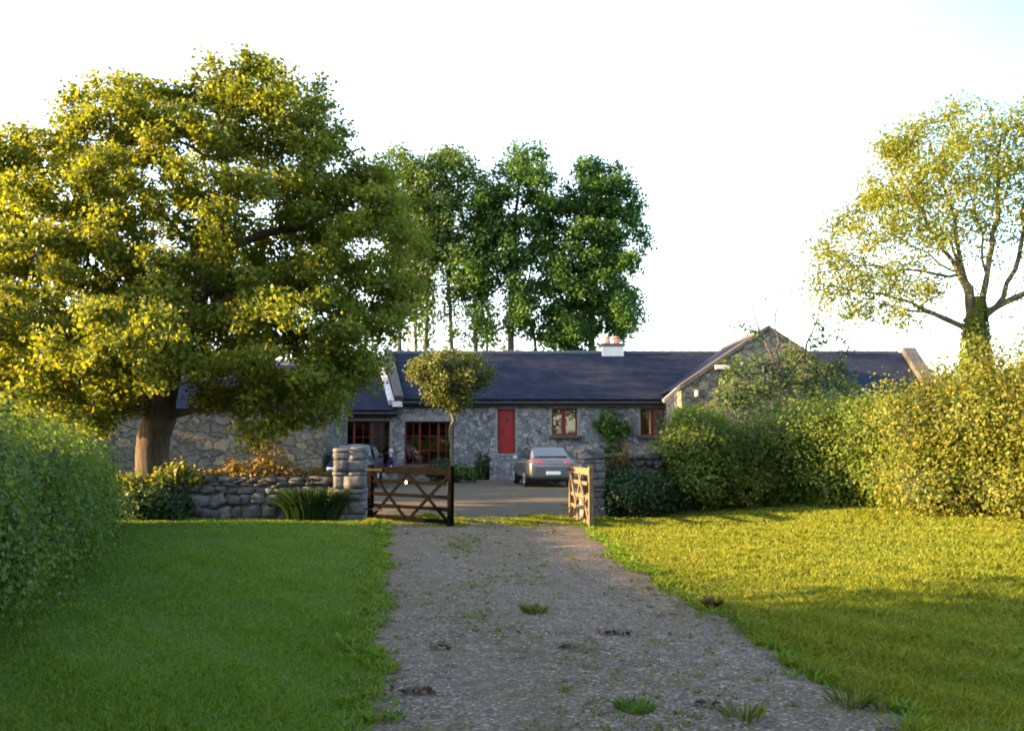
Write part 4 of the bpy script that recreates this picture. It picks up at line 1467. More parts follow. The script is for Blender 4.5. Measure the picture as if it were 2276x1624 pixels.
# ================================================================== CARS
def car(label, loc, rz, paint, zs=1.0):
    root = thing('parked_car', loc, label, 'car', 'cars parked in the courtyard', rz)
    #        y     half  zbot  zmid  ztop   (boot .. bonnet)
    st = [(0.00, 0.74, 0.36, 0.56, 0.70), (0.03, 0.82, 0.30, 0.58, 0.96), (0.12, 0.88, 0.27, 0.60, 1.03), (0.45, 0.905, 0.25, 0.62, 1.05),
          (0.95, 0.91, 0.25, 0.62, 1.02), (1.8, 0.915, 0.25, 0.62, 0.99), (2.9, 0.915, 0.25, 0.62, 0.97), (3.45, 0.91, 0.25, 0.62, 0.95),
          (3.9, 0.90, 0.25, 0.60, 0.90), (4.4, 0.87, 0.26, 0.56, 0.80), (4.66, 0.80, 0.29, 0.52, 0.70), (4.75, 0.68, 0.34, 0.48, 0.60)]
    V, F = [], []
    prof = [(0.0, 0), (0.80, 0), (0.97, 0.12), (1.0, 0.5), (0.985, 0.8), (0.94, 0.95), (0.80, 1.0), (0.4, 1.015), (0, 1.02)]
    k = len(prof)
    for y, hw, zb_, zm, zt in st:
        ring = [(hw * x, y, (zb_ + (zt - zb_) * q) * zs) for x, q in prof]
        V += ring + [(-p[0], p[1], p[2]) for p in ring[1:-1]][::-1]
    kk = 2 * k - 2
    for i in range(len(st) - 1):
        for j in range(kk):
            F.append((i * kk + j, i * kk + (j + 1) % kk, (i + 1) * kk + (j + 1) % kk, (i + 1) * kk + j))
    F.append(tuple(range(kk))[::-1])
    F.append(tuple((len(st) - 1) * kk + j for j in range(kk)))
    # greenhouse: belt to roof
    gh = [(0.42, 0.70, 1.035, 0.70, 1.04), (0.75, 0.745, 1.02, 0.66, 1.20), (1.25, 0.775, 1.0, 0.60, 1.43), (1.9, 0.785, 0.98, 0.585, 1.475), (2.5, 0.785, 0.97, 0.58, 1.465), (2.95, 0.775, 0.95, 0.585, 1.40), (3.4, 0.74, 0.94, 0.64, 1.14), (3.65, 0.70, 0.93, 0.70, 0.95)]
    n0 = len(V)
    pr = lambda hb, zb_, ht, zt: [(hb, zb_ - 0.04), (hb, zb_), (ht + (hb - ht) * 0.12, zb_ + (zt - zb_) * 0.88), (ht * 0.88, zt - 0.005), (0, zt + 0.02)]
    for y, hb, zb_, ht, zt in gh:
        r_ = [(x, y, z * zs) for x, z in pr(hb, zb_, ht, zt)]
        V += r_ + [(-p[0], p[1], p[2]) for p in r_[:-1]][::-1]
    g = 9
    for i in range(len(gh) - 1):
        for j in range(g - 1):
            F.append((n0 + i * g + j, n0 + i * g + j + 1, n0 + (i + 1) * g + j + 1, n0 + (i + 1) * g + j))
    body = build('body', V, F, paint, root, local=True, smooth=True)
    s_ = body.modifiers.new('smooth', 'SUBSURF')
    s_.levels = s_.render_levels = 1
    body.modifiers.new('normals', 'WEIGHTED_NORMAL')
    gl = M['carglass']
    Z = lambda z: z * zs
    # rear screen, windscreen, side glass lie just proud of the shell
    def quad(name, pts, mt, par, push=(0, 0, 0), th=0.012):
        p_ = np.array(pts, float) + np.array(push)
        n_ = np.cross(p_[1] - p_[0], p_[3] - p_[0])
        n_ /= np.linalg.norm(n_)
        V = np.concatenate([p_, p_ - n_ * th])
        c = len(p_)
        F = [tuple(range(c)), tuple(range(2 * c - 1, c - 1, -1))] + [(i, i + c, (i + 1) % c + c, (i + 1) % c) for i in range(c)]
        return build(name, V, F, mt, par, local=True)
    quad('rear_window', [(-0.64, 0.50, Z(1.09)), (0.64, 0.50, Z(1.09)), (0.56, 1.17, Z(1.405)), (-0.56, 1.17, Z(1.405))], gl, root, (0, -0.035, 0.03))
    quad('windscreen', [(0.66, 3.52, Z(1.03)), (-0.66, 3.52, Z(1.03)), (-0.55, 2.98, Z(1.40)), (0.55, 2.98, Z(1.40))], gl, root, (0, 0.04, 0.03))
    for s in (-1, 1):
        for (ya, yb_, yc, yd) in ((0.95, 1.95, 1.9, 1.38), (2.03, 3.3, 2.85, 1.98)):
            pts = [(s * 0.80, ya, Z(1.03)), (s * 0.80, yb_, Z(1.01)), (s * 0.645, yc, Z(1.37)), (s * 0.645, yd, Z(1.37))]
            quad('side_window', pts if s > 0 else pts[::-1], gl, root, (s * 0.012, 0, 0))
    # lights, plate, bumper trims, mirrors
    for s in (-1, 1):
        m = MB()
        m.add([(s * 0.40, -0.012, Z(0.84)), (s * 0.84, 0.085, Z(0.82)), (s * 0.87, 0.085, Z(0.95)), (s * 0.42, 0.0, Z(0.95)), (s * 0.40, 0.1, Z(0.84)), (s * 0.84, 0.25, Z(0.82)), (s * 0.87, 0.25, Z(0.95)), (s * 0.42, 0.1, Z(0.95))],
              [(0, 1, 2, 3), (7, 6, 5, 4), (0, 4, 5, 1), (1, 5, 6, 2), (2, 6, 7, 3), (3, 7, 4, 0)])
        bevel(m.go('tail_light', M['taillight'], root, local=True), 0.02)
        m = MB().add([(s * 0.42, 4.80, Z(0.58)), (s * 0.80, 4.64, Z(0.60)), (s * 0.83, 4.58, Z(0.72)), (s * 0.44, 4.74, Z(0.68)), (s * 0.42, 4.6, Z(0.58)), (s * 0.80, 4.4, Z(0.60)), (s * 0.83, 4.35, Z(0.72)), (s * 0.44, 4.5, Z(0.68))],
                     [(3, 2, 1, 0), (4, 5, 6, 7), (1, 5, 4, 0), (2, 6, 5, 1), (3, 7, 6, 2), (0, 4, 7, 3)])
        bevel(m.go('headlight', M['lamp'], root, local=True), 0.02)
        m = MB().box(s * 0.97 - 0.09, s * 0.97 + 0.09, 3.05, 3.17, Z(0.98), Z(1.12))
        mr = bevel(m.go('wing_mirror', paint, root, local=True), 0.03)
        MB().box(s * 0.97 - 0.075, s * 0.97 + 0.075, 3.042, 3.048, Z(0.995), Z(1.105)).go('mirror_glass', M['chrome'], mr, local=True)
    bevel(MB().box(-0.26, 0.26, -0.03, 0.0, Z(0.46), Z(0.58)).go('number_plate', M['plate'], root, local=True), 0.004)
    bevel(MB().box(-0.26, 0.26, 4.76, 4.79, Z(0.36), Z(0.48)).go('number_plate', M['plate'], root, local=True), 0.004)
    bevel(MB().box(-0.78, 0.78, -0.035, 0.2, Z(0.28), Z(0.38)).go('lower_bumper', M['black'], root, local=True), 0.02)
    bevel(MB().box(-0.60, 0.60, -0.022, -0.004, Z(0.745), Z(0.77)).go('boot_trim', M['chrome'], root, local=True), 0.004)
    MB().tube([(0, -0.02, Z(0.90)), (0, 0.02, Z(0.90))], [0.05, 0.05], 14).go('badge', M['chrome'], root, local=True)
    bevel(MB().box(-0.45, 0.45, 4.755, 4.785, Z(0.52), Z(0.64)).go('grille', M['black'], root, local=True), 0.01)
    MB().box(-0.68, 0.68, 0.5, 4.2, 0.17, 0.27).go('underbody', M['black'], root, local=True)
    for y in (0.98, 3.72):
        for s in (-1, 1):
            m = MB().tube([(s * 0.70, y, 0.32), (s * 0.72, y, 0.32), (s * 0.90, y, 0.32), (s * 0.925, y, 0.32), (s * 0.925, y, 0.32)], [0.26, 0.315, 0.32, 0.30, 0.22], 28)
            wh = m.go('wheel', M['tyre'], root, local=True)
            r_ = MB().tube([(s * 0.90, y, 0.32), (s * 0.932, y, 0.32)], [0.215, 0.205], 24)
            for q in range(7):
                an = q * 6.283 / 7
                r_.bar((s * 0.935, y, 0.32), (s * 0.935, y + 0.19 * math.cos(an), 0.32 + 0.19 * math.sin(an)), 0.05, 0.02, (1, 0, 0))
            r_.go('rim', M['chrome'], wh, local=True)
    return root


M['silver'] = plain('silver_grey_car_paint', (0.12, 0.126, 0.145), 0.32, 0.45, 0.03, 2.0, 0.5, 0.7)
M['navy'] = plain('dark_navy_car_paint', (0.008, 0.012, 0.03), 0.35, 0.0, 0.05, 2.0, 0.3, 0.25)
M['carglass'] = plain('dark_car_glass', (0.015, 0.02, 0.022), 0.04, 0, 0.1, 2.0, 0.9, 0.6)
M['taillight'] = plain('red_light_lens', (0.42, 0.012, 0.015), 0.15, 0, 0.1, 3, 0.6, 0.5)
M['lamp'] = plain('clear_light_lens', (0.75, 0.77, 0.8), 0.12, 0.3, 0.05, 3, 0.6, 0.5)
M['chrome'] = plain('bright_metal', (0.6, 0.6, 0.62), 0.25, 0.9, 0.05)
M['plate'] = plain('white_number_plate', (0.78, 0.78, 0.76), 0.4, 0, 0.02)
M['tyre'] = plain('black_tyre_rubber', (0.018, 0.018, 0.018), 0.85, 0, 0.2)
car('silver grey saloon car parked nose to the cottage below the red door', (1.50, 33.6, 0.015), rad(8), M['silver'])
c2 = car('dark navy car mostly hidden behind the left gate pillar', (-6.05, 37.4, 0.015), rad(180 + 4), M['navy'], 1.06)

# ================================================================== PERSON on a bench by the big window
M['skin'] = plain('skin', (0.55, 0.36, 0.29), 0.6, vary=0.05)
M['jumper'] = plain('navy_jumper', (0.012, 0.014, 0.06), 0.9, vary=0.2)
M['jeans'] = plain('blue_jeans', (0.05, 0.07, 0.16), 0.9, vary=0.2)
M['hair'] = plain('pale_grey_hair', (0.50, 0.46, 0.44), 0.8, vary=0.2)
M['shoe'] = plain('brown_shoe', (0.06, 0.035, 0.025), 0.6)
M['bench'] = plain('reddish_brown_bench_wood', (0.13, 0.06, 0.045), 0.7, vary=0.3, scale=15)


def skin(name, pts, edges, rr, mat, parent, lv=1, root=0):
    me = bpy.data.meshes.new(name)
    me.from_pydata([tuple(p) for p in pts], edges, [])
    o = link(bpy.data.objects.new(name, me))
    o.parent = parent
    o.modifiers.new('skin', 'SKIN')
    if not me.skin_vertices:
        bpy.context.view_layer.update()
    if not me.skin_vertices:
        me.attributes.new('skin', 'FLOAT', 'POINT')
    for i, (v, r_) in enumerate(zip(me.skin_vertices[0].data, rr)):
        v.radius = (r_, r_) if not isinstance(r_, tuple) else r_
        v.use_root = i == root
    sb = o.modifiers.new('subd', 'SUBSURF')
    sb.levels = sb.render_levels = lv
    o.modifiers['skin'].use_smooth_shade = True
    me.materials.append(mat)
    return o


px_, py_ = -4.98, 38.0
bench = thing('bench', (px_ - 0.1, py_ + 0.05, 0.012), 'small reddish wooden bench under the seated person behind the gate', 'bench')
for i in range(3):
    bevel(MB().box(-0.55, 0.55, -0.2 + i * 0.14, -0.07 + i * 0.14, 0.40, 0.435).go('seat_slat', M['bench'], bench, local=True), 0.005)
for sx_ in (-0.48, 0.48):
    for sy_ in (-0.16, 0.18):
        MB().box(sx_ - 0.03, sx_ + 0.03, sy_ - 0.03, sy_ + 0.03, 0, 0.399).go('leg', M['bench'], bench, local=True)
per = thing('person', (px_, py_, 0.012), 'person in navy jumper and blue trousers seated facing left behind the black gate', 'person')
J = [(0, 0, 0.52), (0.02, 0, 0.72), (0.03, 0, 0.93), (0.02, 0, 1.04), (0.0, 0, 1.12), (-0.015, 0, 1.20), (-0.01, 0, 1.275)]
E = [(0, 1), (1, 2), (2, 3), (3, 4), (4, 5), (5, 6)]
rr = [0.13, 0.125, 0.14, 0.075, 0.052, 0.082, 0.075]
for s in (-1, 1):
    b0 = len(J)
    J += [(0.02, s * 0.17, 0.98), (-0.08, s * 0.20, 0.74), (-0.30, s * 0.13, 0.66), (-0.37, s * 0.11, 0.64)]
    rr += [0.06, 0.042, 0.03, 0.032]
    E += [(2, b0), (b0, b0 + 1), (b0 + 1, b0 + 2), (b0 + 2, b0 + 3)]
    for q in range(5):
        f0 = len(J)
        an = (q - 2) * 0.012
        J += [(-0.42, s * 0.11 + an, 0.635 + (0.012 if q == 0 else 0)), (-0.455, s * 0.11 + an * 1.4, 0.615)]
        rr += [0.009, 0.008]
        E += [(b0 + 3, f0), (f0, f0 + 1)]
    b1 = len(J)
    J += [(-0.02, s * 0.10, 0.50), (-0.45, s * 0.12, 0.51), (-0.47, s * 0.12, 0.12), (-0.58, s * 0.12, 0.05)]
    rr += [0.085, 0.06, 0.042, 0.035]
    E += [(0, b1), (b1, b1 + 1), (b1 + 1, b1 + 2), (b1 + 2, b1 + 3)]
skin('body', J, E, rr, M['skin'], per, 2)
JJ = [(0, 0, 0.56), (0.02, 0, 0.72), (0.03, 0, 0.93), (0.02, 0, 1.05)]
EE = [(0, 1), (1, 2), (2, 3)]
r2 = [0.155, 0.15, 0.165, 0.085]
for s in (-1, 1):
    b0 = len(JJ)
    JJ += [(0.02, s * 0.175, 0.98), (-0.08, s * 0.20, 0.74), (-0.29, s * 0.13, 0.665)]
    r2 += [0.078, 0.06, 0.045]
    EE += [(2, b0), (b0, b0 + 1), (b0 + 1, b0 + 2)]
skin('jumper', JJ, EE, r2, M['jumper'], per, 1)
JJ, EE, r2 = [(0, 0, 0.54)], [], [0.15]
for s in (-1, 1):
    b0 = len(JJ)
    JJ += [(-0.04, s * 0.10, 0.51), (-0.46, s * 0.12, 0.515), (-0.475, s * 0.12, 0.14)]
    r2 += [0.10, 0.077, 0.06]
    EE += [(0, b0), (b0, b0 + 1), (b0 + 1, b0 + 2)]
skin('trousers', JJ, EE, r2, M['jeans'], per, 1)
iv, if_ = ico()
hv = iv * np.array((0.098, 0.085, 0.10)) + np.array((0.012, 0, 1.265))
keep = [f for f in if_ if not (hv[f].mean(0)[0] < -0.03 and hv[f].mean(0)[2] < 1.30) and hv[f].mean(0)[2] > 1.18]
build('hair', hv, [tuple(f) for f in keep], M['hair'], per, local=True, smooth=True)
build('nose', iv * np.array((0.018, 0.012, 0.02)) + np.array((-0.095, 0, 1.225)), [tuple(f) for f in if_], M['skin'], per, local=True, smooth=True)
for s in (-1, 1):
    build('ear', iv * np.array((0.018, 0.01, 0.028)) + np.array((0.0, s * 0.083, 1.225)), [tuple(f) for f in if_], M['skin'], per, local=True, smooth=True)
    build('eye', iv * 0.011 + np.array((-0.078, s * 0.03, 1.245)), [tuple(f) for f in if_], M['black'], per, local=True, smooth=True)
    build('shoe', iv * np.array((0.13, 0.05, 0.05)) + np.array((-0.54, s * 0.12, 0.05)), [tuple(f) for f in if_], M['shoe'], per, local=True, smooth=True)


# ================================================================== TREES
def blob_px(lst, d):
    """crown lobes measured in the photograph: (x, y, rx, ry, depth offset, depth radius)"""
    out = []
    for x, y, rx, ry, dy, rd in lst:
        c = P(x, y, d + dy)
        k = (d + dy) / FPX
        out.append((c[0], c[1], c[2], rx * k, rd, ry * k))
    return out


DS = 22.8
PS = lambda x, y, dy=0.0: P(x, y, DS + dy)
base = np.array((P(334, 1060, DS)[0], DS, 0.0))
syc_blobs = blob_px([(455, 490, 358, 345, 0.6, 3.7), (715, 390, 105, 110, 0.3, 2.2), (815, 440, 80, 85, 0.4, 1.6), (135, 455, 195, 185, 0.7, 3.0), (795, 560, 165, 185, 0.3, 2.6), (640, 820, 160, 80, 0.8, 1.8), (640, 260, 140, 100, 0, 2.4), (110, 700, 240, 230, 0.0, 3.6),
                     (330, 775, 260, 125, -2.6, 2.0), (675, 775, 185, 185, -1.2, 2.4), (570, 935, 66, 72, -1.6, 0.9), (655, 905, 66, 64, -1.2, 1.0), (785, 760, 90, 85, -0.4, 1.5), (215, 310, 95, 85, 0.3, 1.8), (310, 260, 110, 95, 0.3, 2.0), (840, 420, 60, 70, 0.3, 1.2),
                     (545, 178, 120, 62, 0.3, 2.0), (195, 865, 165, 95, -1.5, 1.8), (850, 690, 60, 110, -0.5, 1.2)], DS)
trunk = [[base, PS(342, 1010), PS(352, 930), PS(375, 820), PS(425, 700), PS(480, 560), PS(505, 440), PS(500, 300)],
         [PS(356, 930), PS(405, 918, -0.2), PS(455, 905, -0.5), PS(515, 907, -0.9), PS(590, 880, -1.2)],
         [PS(352, 930), PS(300, 850, -0.3), PS(230, 790, -0.6), PS(140, 740, -0.4)],
         [PS(400, 760), PS(330, 640, -0.3), PS(230, 560, -0.2), PS(120, 520, 0)],
         [PS(480, 560), PS(580, 520, 0.2), PS(690, 500, 0.2)],
         [PS(430, 700), PS(540, 650, -0.6), PS(660, 640, -0.6)],
         [PS(375, 820), PS(370, 760, -1.4), PS(350, 720, -2.4)],
         [PS(450, 640), PS(470, 560, 1.6), PS(450, 470, 3.0)]]
make_tree('sycamore_tree', 'huge broad sycamore tree with yellow green crown leaning over the low garden wall', 'tree', tuple(base), trunk, syc_blobs,
          (M['bark'], M['syc']), 101, n_att=2700, n_leaf=230000, leaf=0.108, R0=0.40, r0=0.010, step=0.36, kill=0.48, spread=0.26, flat=0.55, lo=0.5, infl=4.0, twig=0.03)

# right tree with ivy covered trunk
DT = 18.3
PT = lambda x, y, dy=0.0: P(x, y, DT + dy)
base = np.array((P(2176, 990, DT)[0], DT, 0.2))
blobs = blob_px([(2140, 400, 240, 165, 0, 2.6), (1985, 560, 165, 190, 0, 1.9), (2330, 420, 200, 190, 0, 2.4), (1930, 665, 120, 75, 0.3, 1.2), (1865, 590, 70, 120, 0, 1.0), (2390, 640, 150, 150, 0, 1.8), (2090, 300, 130, 60, 0, 1.8), (2200, 560, 120, 120, -1.0, 1.2)], DT)
trunk = [[base, PT(2172, 860), PT(2168, 740), PT(2150, 640), PT(2110, 540), PT(2060, 430)],
         [PT(2168, 740), PT(2190, 640), PT(2180, 520), PT(2150, 400)],
         [PT(2160, 735), PT(2100, 708), PT(2020, 690), PT(1930, 672)],
         [PT(2168, 720), PT(2230, 660), PT(2270, 560), PT(2280, 440)],
         [PT(2140, 620), PT(2060, 560), PT(1980, 520)],
         [PT(2172, 700), PT(2130, 600, 0.8), PT(2120, 480, 1.4)],
         [PT(2180, 700), PT(2300, 640), PT(2400, 600)],
         [PT(2150, 640), PT(2080, 520), PT(2010, 420), PT(1960, 340)], [PT(2150, 640), PT(2120, 480), PT(2075, 350), PT(2050, 280)], [PT(2190, 640), PT(2215, 460), PT(2225, 300)],
         [PT(2140, 620), PT(2020, 600), PT(1890, 590)], [PT(2110, 540), PT(2030, 480), PT(1930, 440)], [PT(2100, 708), PT(1990, 660), PT(1870, 640)]]
k = DT / FPX
dens_r = lambda p: 0.06 + 1.0 * max(0, min(1, (p[2] - 5.3) / 2.2)) + 0.7 * max(0, min(1, (8.6 - p[0]) / 1.0))
make_tree('ivy_clad_tree', 'sparse spring tree with open branches and ivy covered trunk at the right edge', 'tree', tuple(base), trunk, blobs,
          (M['bark2'], M['ivyt']), 102, n_att=1300, n_leaf=44000, leaf=0.064, R0=0.25, r0=0.006, step=0.25, kill=0.34, spread=0.21, flat=0.8, lo=0.35, infl=3.0, twig=0.016, dens=dens_r, outw=0.2,
          ivy=([base, PT(2172, 900), PT(2170, 800), PT(2168, 720), PT(2176, 660)], [0.34, 0.30, 0.27, 0.2, 0.10], 4800, 0.085))

# tall trees behind the cottage
DB = 60.0
PB = lambda x, y, dy=0.0: P(x, y, DB + dy)
G = 'tall trees in a row behind the cottage roof'


def tall(label, xb, path, lobes, mat, seed, n_leaf, n_att, R0, leaf=0.22, d=0.0, ivy=True, dens=None, spread=0.46):
    b = np.array((P(xb, HY, DB + d)[0], DB + d, 0.0))
    lines = [[b] + [PB(x, y, d) for x, y in path]]
    iv_ = ([b] + [PB(x, y, d) for x, y in path[:3]], [0.55, 0.50, 0.45, 0.35], 900, 0.24) if ivy else None
    return make_tree('tall_tree', label, 'tree', tuple(b), lines, blob_px([l + (d, 3.0) if len(l) == 4 else l for l in lobes], DB), (M['bark2'], mat), seed, n_att=n_att, n_leaf=n_leaf, leaf=leaf, R0=R0, r0=0.014,
                     step=0.7, kill=0.95, spread=spread, flat=0.8, lo=0.2, infl=9.0, twig=0.05, group=G, ivy=iv_, dens=dens or (lambda p: 0.4 + 0.6 * max(0.0, min(1.0, (p[2] - 10.5) / 3.5))))


tall('slender pale tree nearest the big sycamore, leftmost of the tall row', 889, [(888, 760), (890, 600), (893, 450), (896, 350)], [(890, 420, 70, 105), (885, 540, 60, 80), (900, 640, 50, 60)], M['ashpale'], 201, 8600, 260, 0.24)
tall('slim dark trunk tree second from the sycamore in the tall row', 923, [(924, 760), (926, 620), (928, 500), (925, 420)], [(930, 470, 55, 90), (935, 600, 45, 80)], M['ashpale'], 202, 4600, 200, 0.22, d=3)
tall('thicker trunk pale topped tree third from the sycamore in the tall row', 948, [(948, 760), (950, 620), (955, 480), (960, 380)], [(965, 400, 70, 78), (955, 520, 50, 90), (950, 690, 40, 60)], M['ashpale'], 203, 7600, 240, 0.28)
tall('thin crowned see-through tree with straight trunk left of the tallest crown', 1004, [(1003, 740), (995, 600), (998, 480), (1005, 370)], [(1012, 385, 58, 66), (1000, 480, 60, 80), (1025, 600, 45, 90)], M['ashpale'], 204, 7600, 260, 0.28)
tall('dark ivy wrapped tree with dense side shoots in the middle of the tall row', 1058, [(1057, 740), (1055, 600), (1060, 480), (1070, 400)], [(1070, 470, 52, 90), (1055, 600, 55, 90), (1065, 720, 55, 50)], M['ash'], 205, 8000, 280, 0.26)
tall('leaning thin tree between the ivy wrapped trunk and the tallest tree', 1084, [(1082, 745), (1072, 690), (1075, 600), (1085, 520)], [(1090, 540, 35, 60), (1080, 660, 45, 60), (1095, 735, 40, 40)], M['ash'], 206, 1800, 140, 0.2, d=2)
tall('tallest tree of the row with narrow dark green pointed crown', 1137, [(1136, 740), (1138, 600), (1145, 480), (1160, 370)], [(1163, 385, 68, 72), (1140, 470, 75, 85), (1205, 440, 50, 70), (1130, 580, 60, 90), (1150, 680, 50, 60)], M['ash'], 207, 20000, 480, 0.34, dens=lambda p: 1.0 if p[2] > 9 else 0.6)
tall('leaning bare trunked tree just left of the broad dark tree', 1200, [(1190, 755), (1170, 700), (1175, 620), (1195, 520)], [(1205, 540, 40, 70), (1190, 650, 40, 60), (1230, 730, 45, 40)], M['ash'], 208, 3400, 200, 0.24, d=1)
tall('broad dark green tree right of the row standing beside the chimney', 1314, [(1316, 730), (1315, 600), (1322, 480), (1330, 400)], [(1330, 420, 88, 78), (1290, 530, 95, 110), (1372, 510, 72, 105), (1340, 640, 85, 110), (1255, 640, 55, 110), (1375, 700, 55, 65), (1260, 740, 62, 40)], M['ash'], 209, 44000, 900, 0.5, dens=lambda p: 1.0)
b = P(1330, 400, DB)
# small sunlit bush seen through the trunks
c = P(1150, 775, 70)
make_bush('pale_bush', 'pale sunlit bush seen between the tall trunks above the roof ridge', 'bush', (c[0], 70, 0), [(c[0] - 0.6, 70, 6.0, 2.0, 1.6, 2.6), (c[0] + 1.4, 70.4, 5.2, 1.8, 1.6, 2.4), (c[0], 70, 2.6, 2.4, 1.8, 2.6)], M['golden'], 301, 2600, 0.34, core=0.6, jitter=0.3)

# dark trees at the far left
GL = 'dark trees at the far left'
def dark_tree(label, px, d, h, r_, mat, seed, n_leaf=9000, group=GL, crown0=0.25, leaf=0.32, x=None):
    X = P(px, HY, d)[0] if x is None else x
    b_ = np.array((X, d, 0.0))
    rg = np.random.default_rng(seed)
    lobes = []
    for i in range(7):
        t = crown0 + (1 - crown0) * (i + 0.5) / 7
        q = r_ * math.sin(math.pi * min(0.93, 0.25 + 0.75 * (i + 0.5) / 7)) + 0.5
        lobes.append((X + rg.normal(0, r_ * 0.3), d + rg.normal(0, r_ * 0.3), h * t, q, q, h * 0.13 + 0.5))
    return make_tree('broadleaf_tree', label, 'tree', tuple(b_), [[b_, b_ + (0.1, 0, h * 0.3), b_ + (0, 0.1, h * 0.6), b_ + (0.2, 0, h * 0.85)]], lobes, (M['bark2'], mat), seed, n_att=360, n_leaf=n_leaf, leaf=leaf, R0=0.38, r0=0.014,
                     step=0.7, kill=0.95, spread=0.55, flat=0.7, lo=0.3, infl=9, twig=0.05, group=group)


dark_tree('purple brown copper leaved tree behind the sycamore at the left edge', -28, 41, 9.6, 2.4, M['copper'], 401)
dark_tree('dark green tree under the copper tree at the left edge', -10, 37, 5.2, 2.0, M['hedge3'], 402, 7000)
# out of frame on the left: unseen trees added to shade the courtyard and cottage
for i, (x, d, h, r_, c0) in enumerate(((-32, 43.5, 21, 4.6, 0.15), (-36, 47.5, 18, 5, 0.15), (-27, 39.2, 15, 3.2, 0.2), (-40, 58, 17, 5, 0.15), (-44, 64, 17, 5, 0.15), (-23, 26.6, 7.0, 1.9, 0.1), (-23, 30.2, 7.6, 2.4, 0.1), (-25, 33.6, 7.8, 2.6, 0.1))):
    dark_tree('unseen tall tree added beyond the left edge of the picture to shade the cottage', 0, d, h, r_, M['hedge3'], 410 + i, 9000, 'added shade trees out of frame on the left', c0, x=x)
# behind the camera: what the cottage windows mirror
rt = dark_tree('broad tree standing behind the photographer', 0, -14, 11, 4.5, M['syc'], 420, 7000, 'trees behind the photographer', x=2)
for x, y in ((-8.5, -17), (11, -15), (-18, -12), (20, -18), (29, -13)):
    c = copy_tree(rt)
    c.location = (x, y, 0)
    c.rotation_euler = (0, 0, x * 0.7)

# round headed standard tree in the courtyard
DM = 35.0
PM = lambda x, y, dy=0.0: P(x, y, DM + dy)
b = np.array((P(1003, HY, DM)[0], DM, 0.0))
make_tree('round_standard_tree', 'small round headed tree with slim pale stem and golden upper shoots in the courtyard', 'tree', tuple(b), [[b, PM(1004, 1000), PM(1004, 920), PM(1003, 840)]],
          blob_px([(1004, 838, 96, 36, 0, 1.4), (1004, 872, 66, 32, 0, 0.95), (1004, 900, 30, 18, 0, 0.5), (948, 820, 44, 36, 0, 0.8), (1058, 828, 44, 36, 0, 0.8), (1004, 800, 56, 26, 0, 0.9)], DM), (M['bark2'], M['topiary']), 501, n_att=520, n_leaf=9500, leaf=0.11, R0=0.075, r0=0.006, step=0.2, kill=0.24,
          spread=0.16, flat=1.0, lo=0.3, infl=3, twig=0.02)

# thin apple tree in front of the gable
DA = 28.5
PA = lambda x, y, dy=0.0: P(x, y, DA + dy)
b = np.array((P(1745, HY, DA)[0], DA, 0.0))
make_tree('gangly_fruit_tree', 'gangly half bare fruit tree with long upright twigs in front of the gable', 'tree', tuple(b),
          [[b, PA(1742, 900), PA(1735, 820), PA(1725, 720), PA(1738, 650), PA(1755, 590)], [PA(1735, 820), PA(1690, 740), PA(1660, 650)], [PA(1738, 850), PA(1790, 780), PA(1820, 700), PA(1830, 630)],
           [PA(1690, 740), PA(1630, 720), PA(1605, 715)], [PA(1740, 860), PA(1840, 830), PA(1900, 770)]],
          blob_px([(1680, 840, 70, 60, 0, 0.8), (1770, 810, 75, 70, 0, 0.9), (1840, 840, 70, 60, 0, 0.8), (1700, 690, 60, 70, 0, 0.6), (1830, 720, 50, 60, 0, 0.6), (1640, 880, 50, 40, 0, 0.6)], DA), (M['bark2'], M['shrub']), 502, n_att=330, n_leaf=2300, leaf=0.11, R0=0.08, r0=0.010,
          step=0.25, kill=0.4, spread=0.16, flat=0.9, lo=0.2, infl=3, twig=0.02, dens=lambda p: 1.0 if p[2] < 5.3 else 0.05)

# distant trees past the right gable
dark_tree('small distant rounded tree past the right end of the cottage roof', 2105, 75, 7.6, 2.2, M['hedge3'], 503, 3000, 'distant trees beyond the cottage', x=P(2100, HY, 75)[0])
dark_tree('low russet distant tree behind the ivy clad trunk', 2140, 78, 6.2, 2.4, M['orange'], 504, 2600, 'distant trees beyond the cottage', x=P(2150, HY, 78)[0])
dark_tree('far tree showing low at the right edge behind the hedge', 2300, 80, 6.5, 3.0, M['hedge3'], 505, 3000, 'distant trees beyond the cottage', x=P(2290, HY, 80)[0])

# ================================================================== HEDGES
rgh = np.random.default_rng(61)


def hedge_fn(half, top, r0, zmid=0.55):
    def fn(p):
        h = top(p)
        j = rgh.normal(0, 0.06, 6)
        return [(p[0] + j[0], p[1] + j[1], h * 0.32, half * 1.05, half * 1.05, h * 0.40), (p[0] + j[2], p[1] + j[3], h * 0.66 + j[4] * 0.5, half * (0.95 + j[5]), half * 0.95, h * 0.36)]
    return fn


path = [(-5.0, 2.0, 0), (-5.0, 6.6, 0), (-5.75, 9.5, 0), (-7.0, 13.4, 0), (-8.4, 16.9, 0), (-8.9, 17.9, 0)]
CL = dict(clump=0.75)
topL = lambda p: 1.77 if p[1] < 12 else 1.77 - 0.06 * (p[1] - 12)
make_bush('clipped_hedge', 'long dense green hedge along the left edge of the lawn', 'hedge', (-5.75, 9.5, 0), path_blobs(path, 0.55, hedge_fn(1.02, topL, 0)), M['hedge'], 601, 150000, 0.050, core=0.80, jitter=0.24, lo=0.80, hi=1.1, sprigs=450, sprig_len=0.24, sun_up=0.5, clump=0.5, wl=0.35)
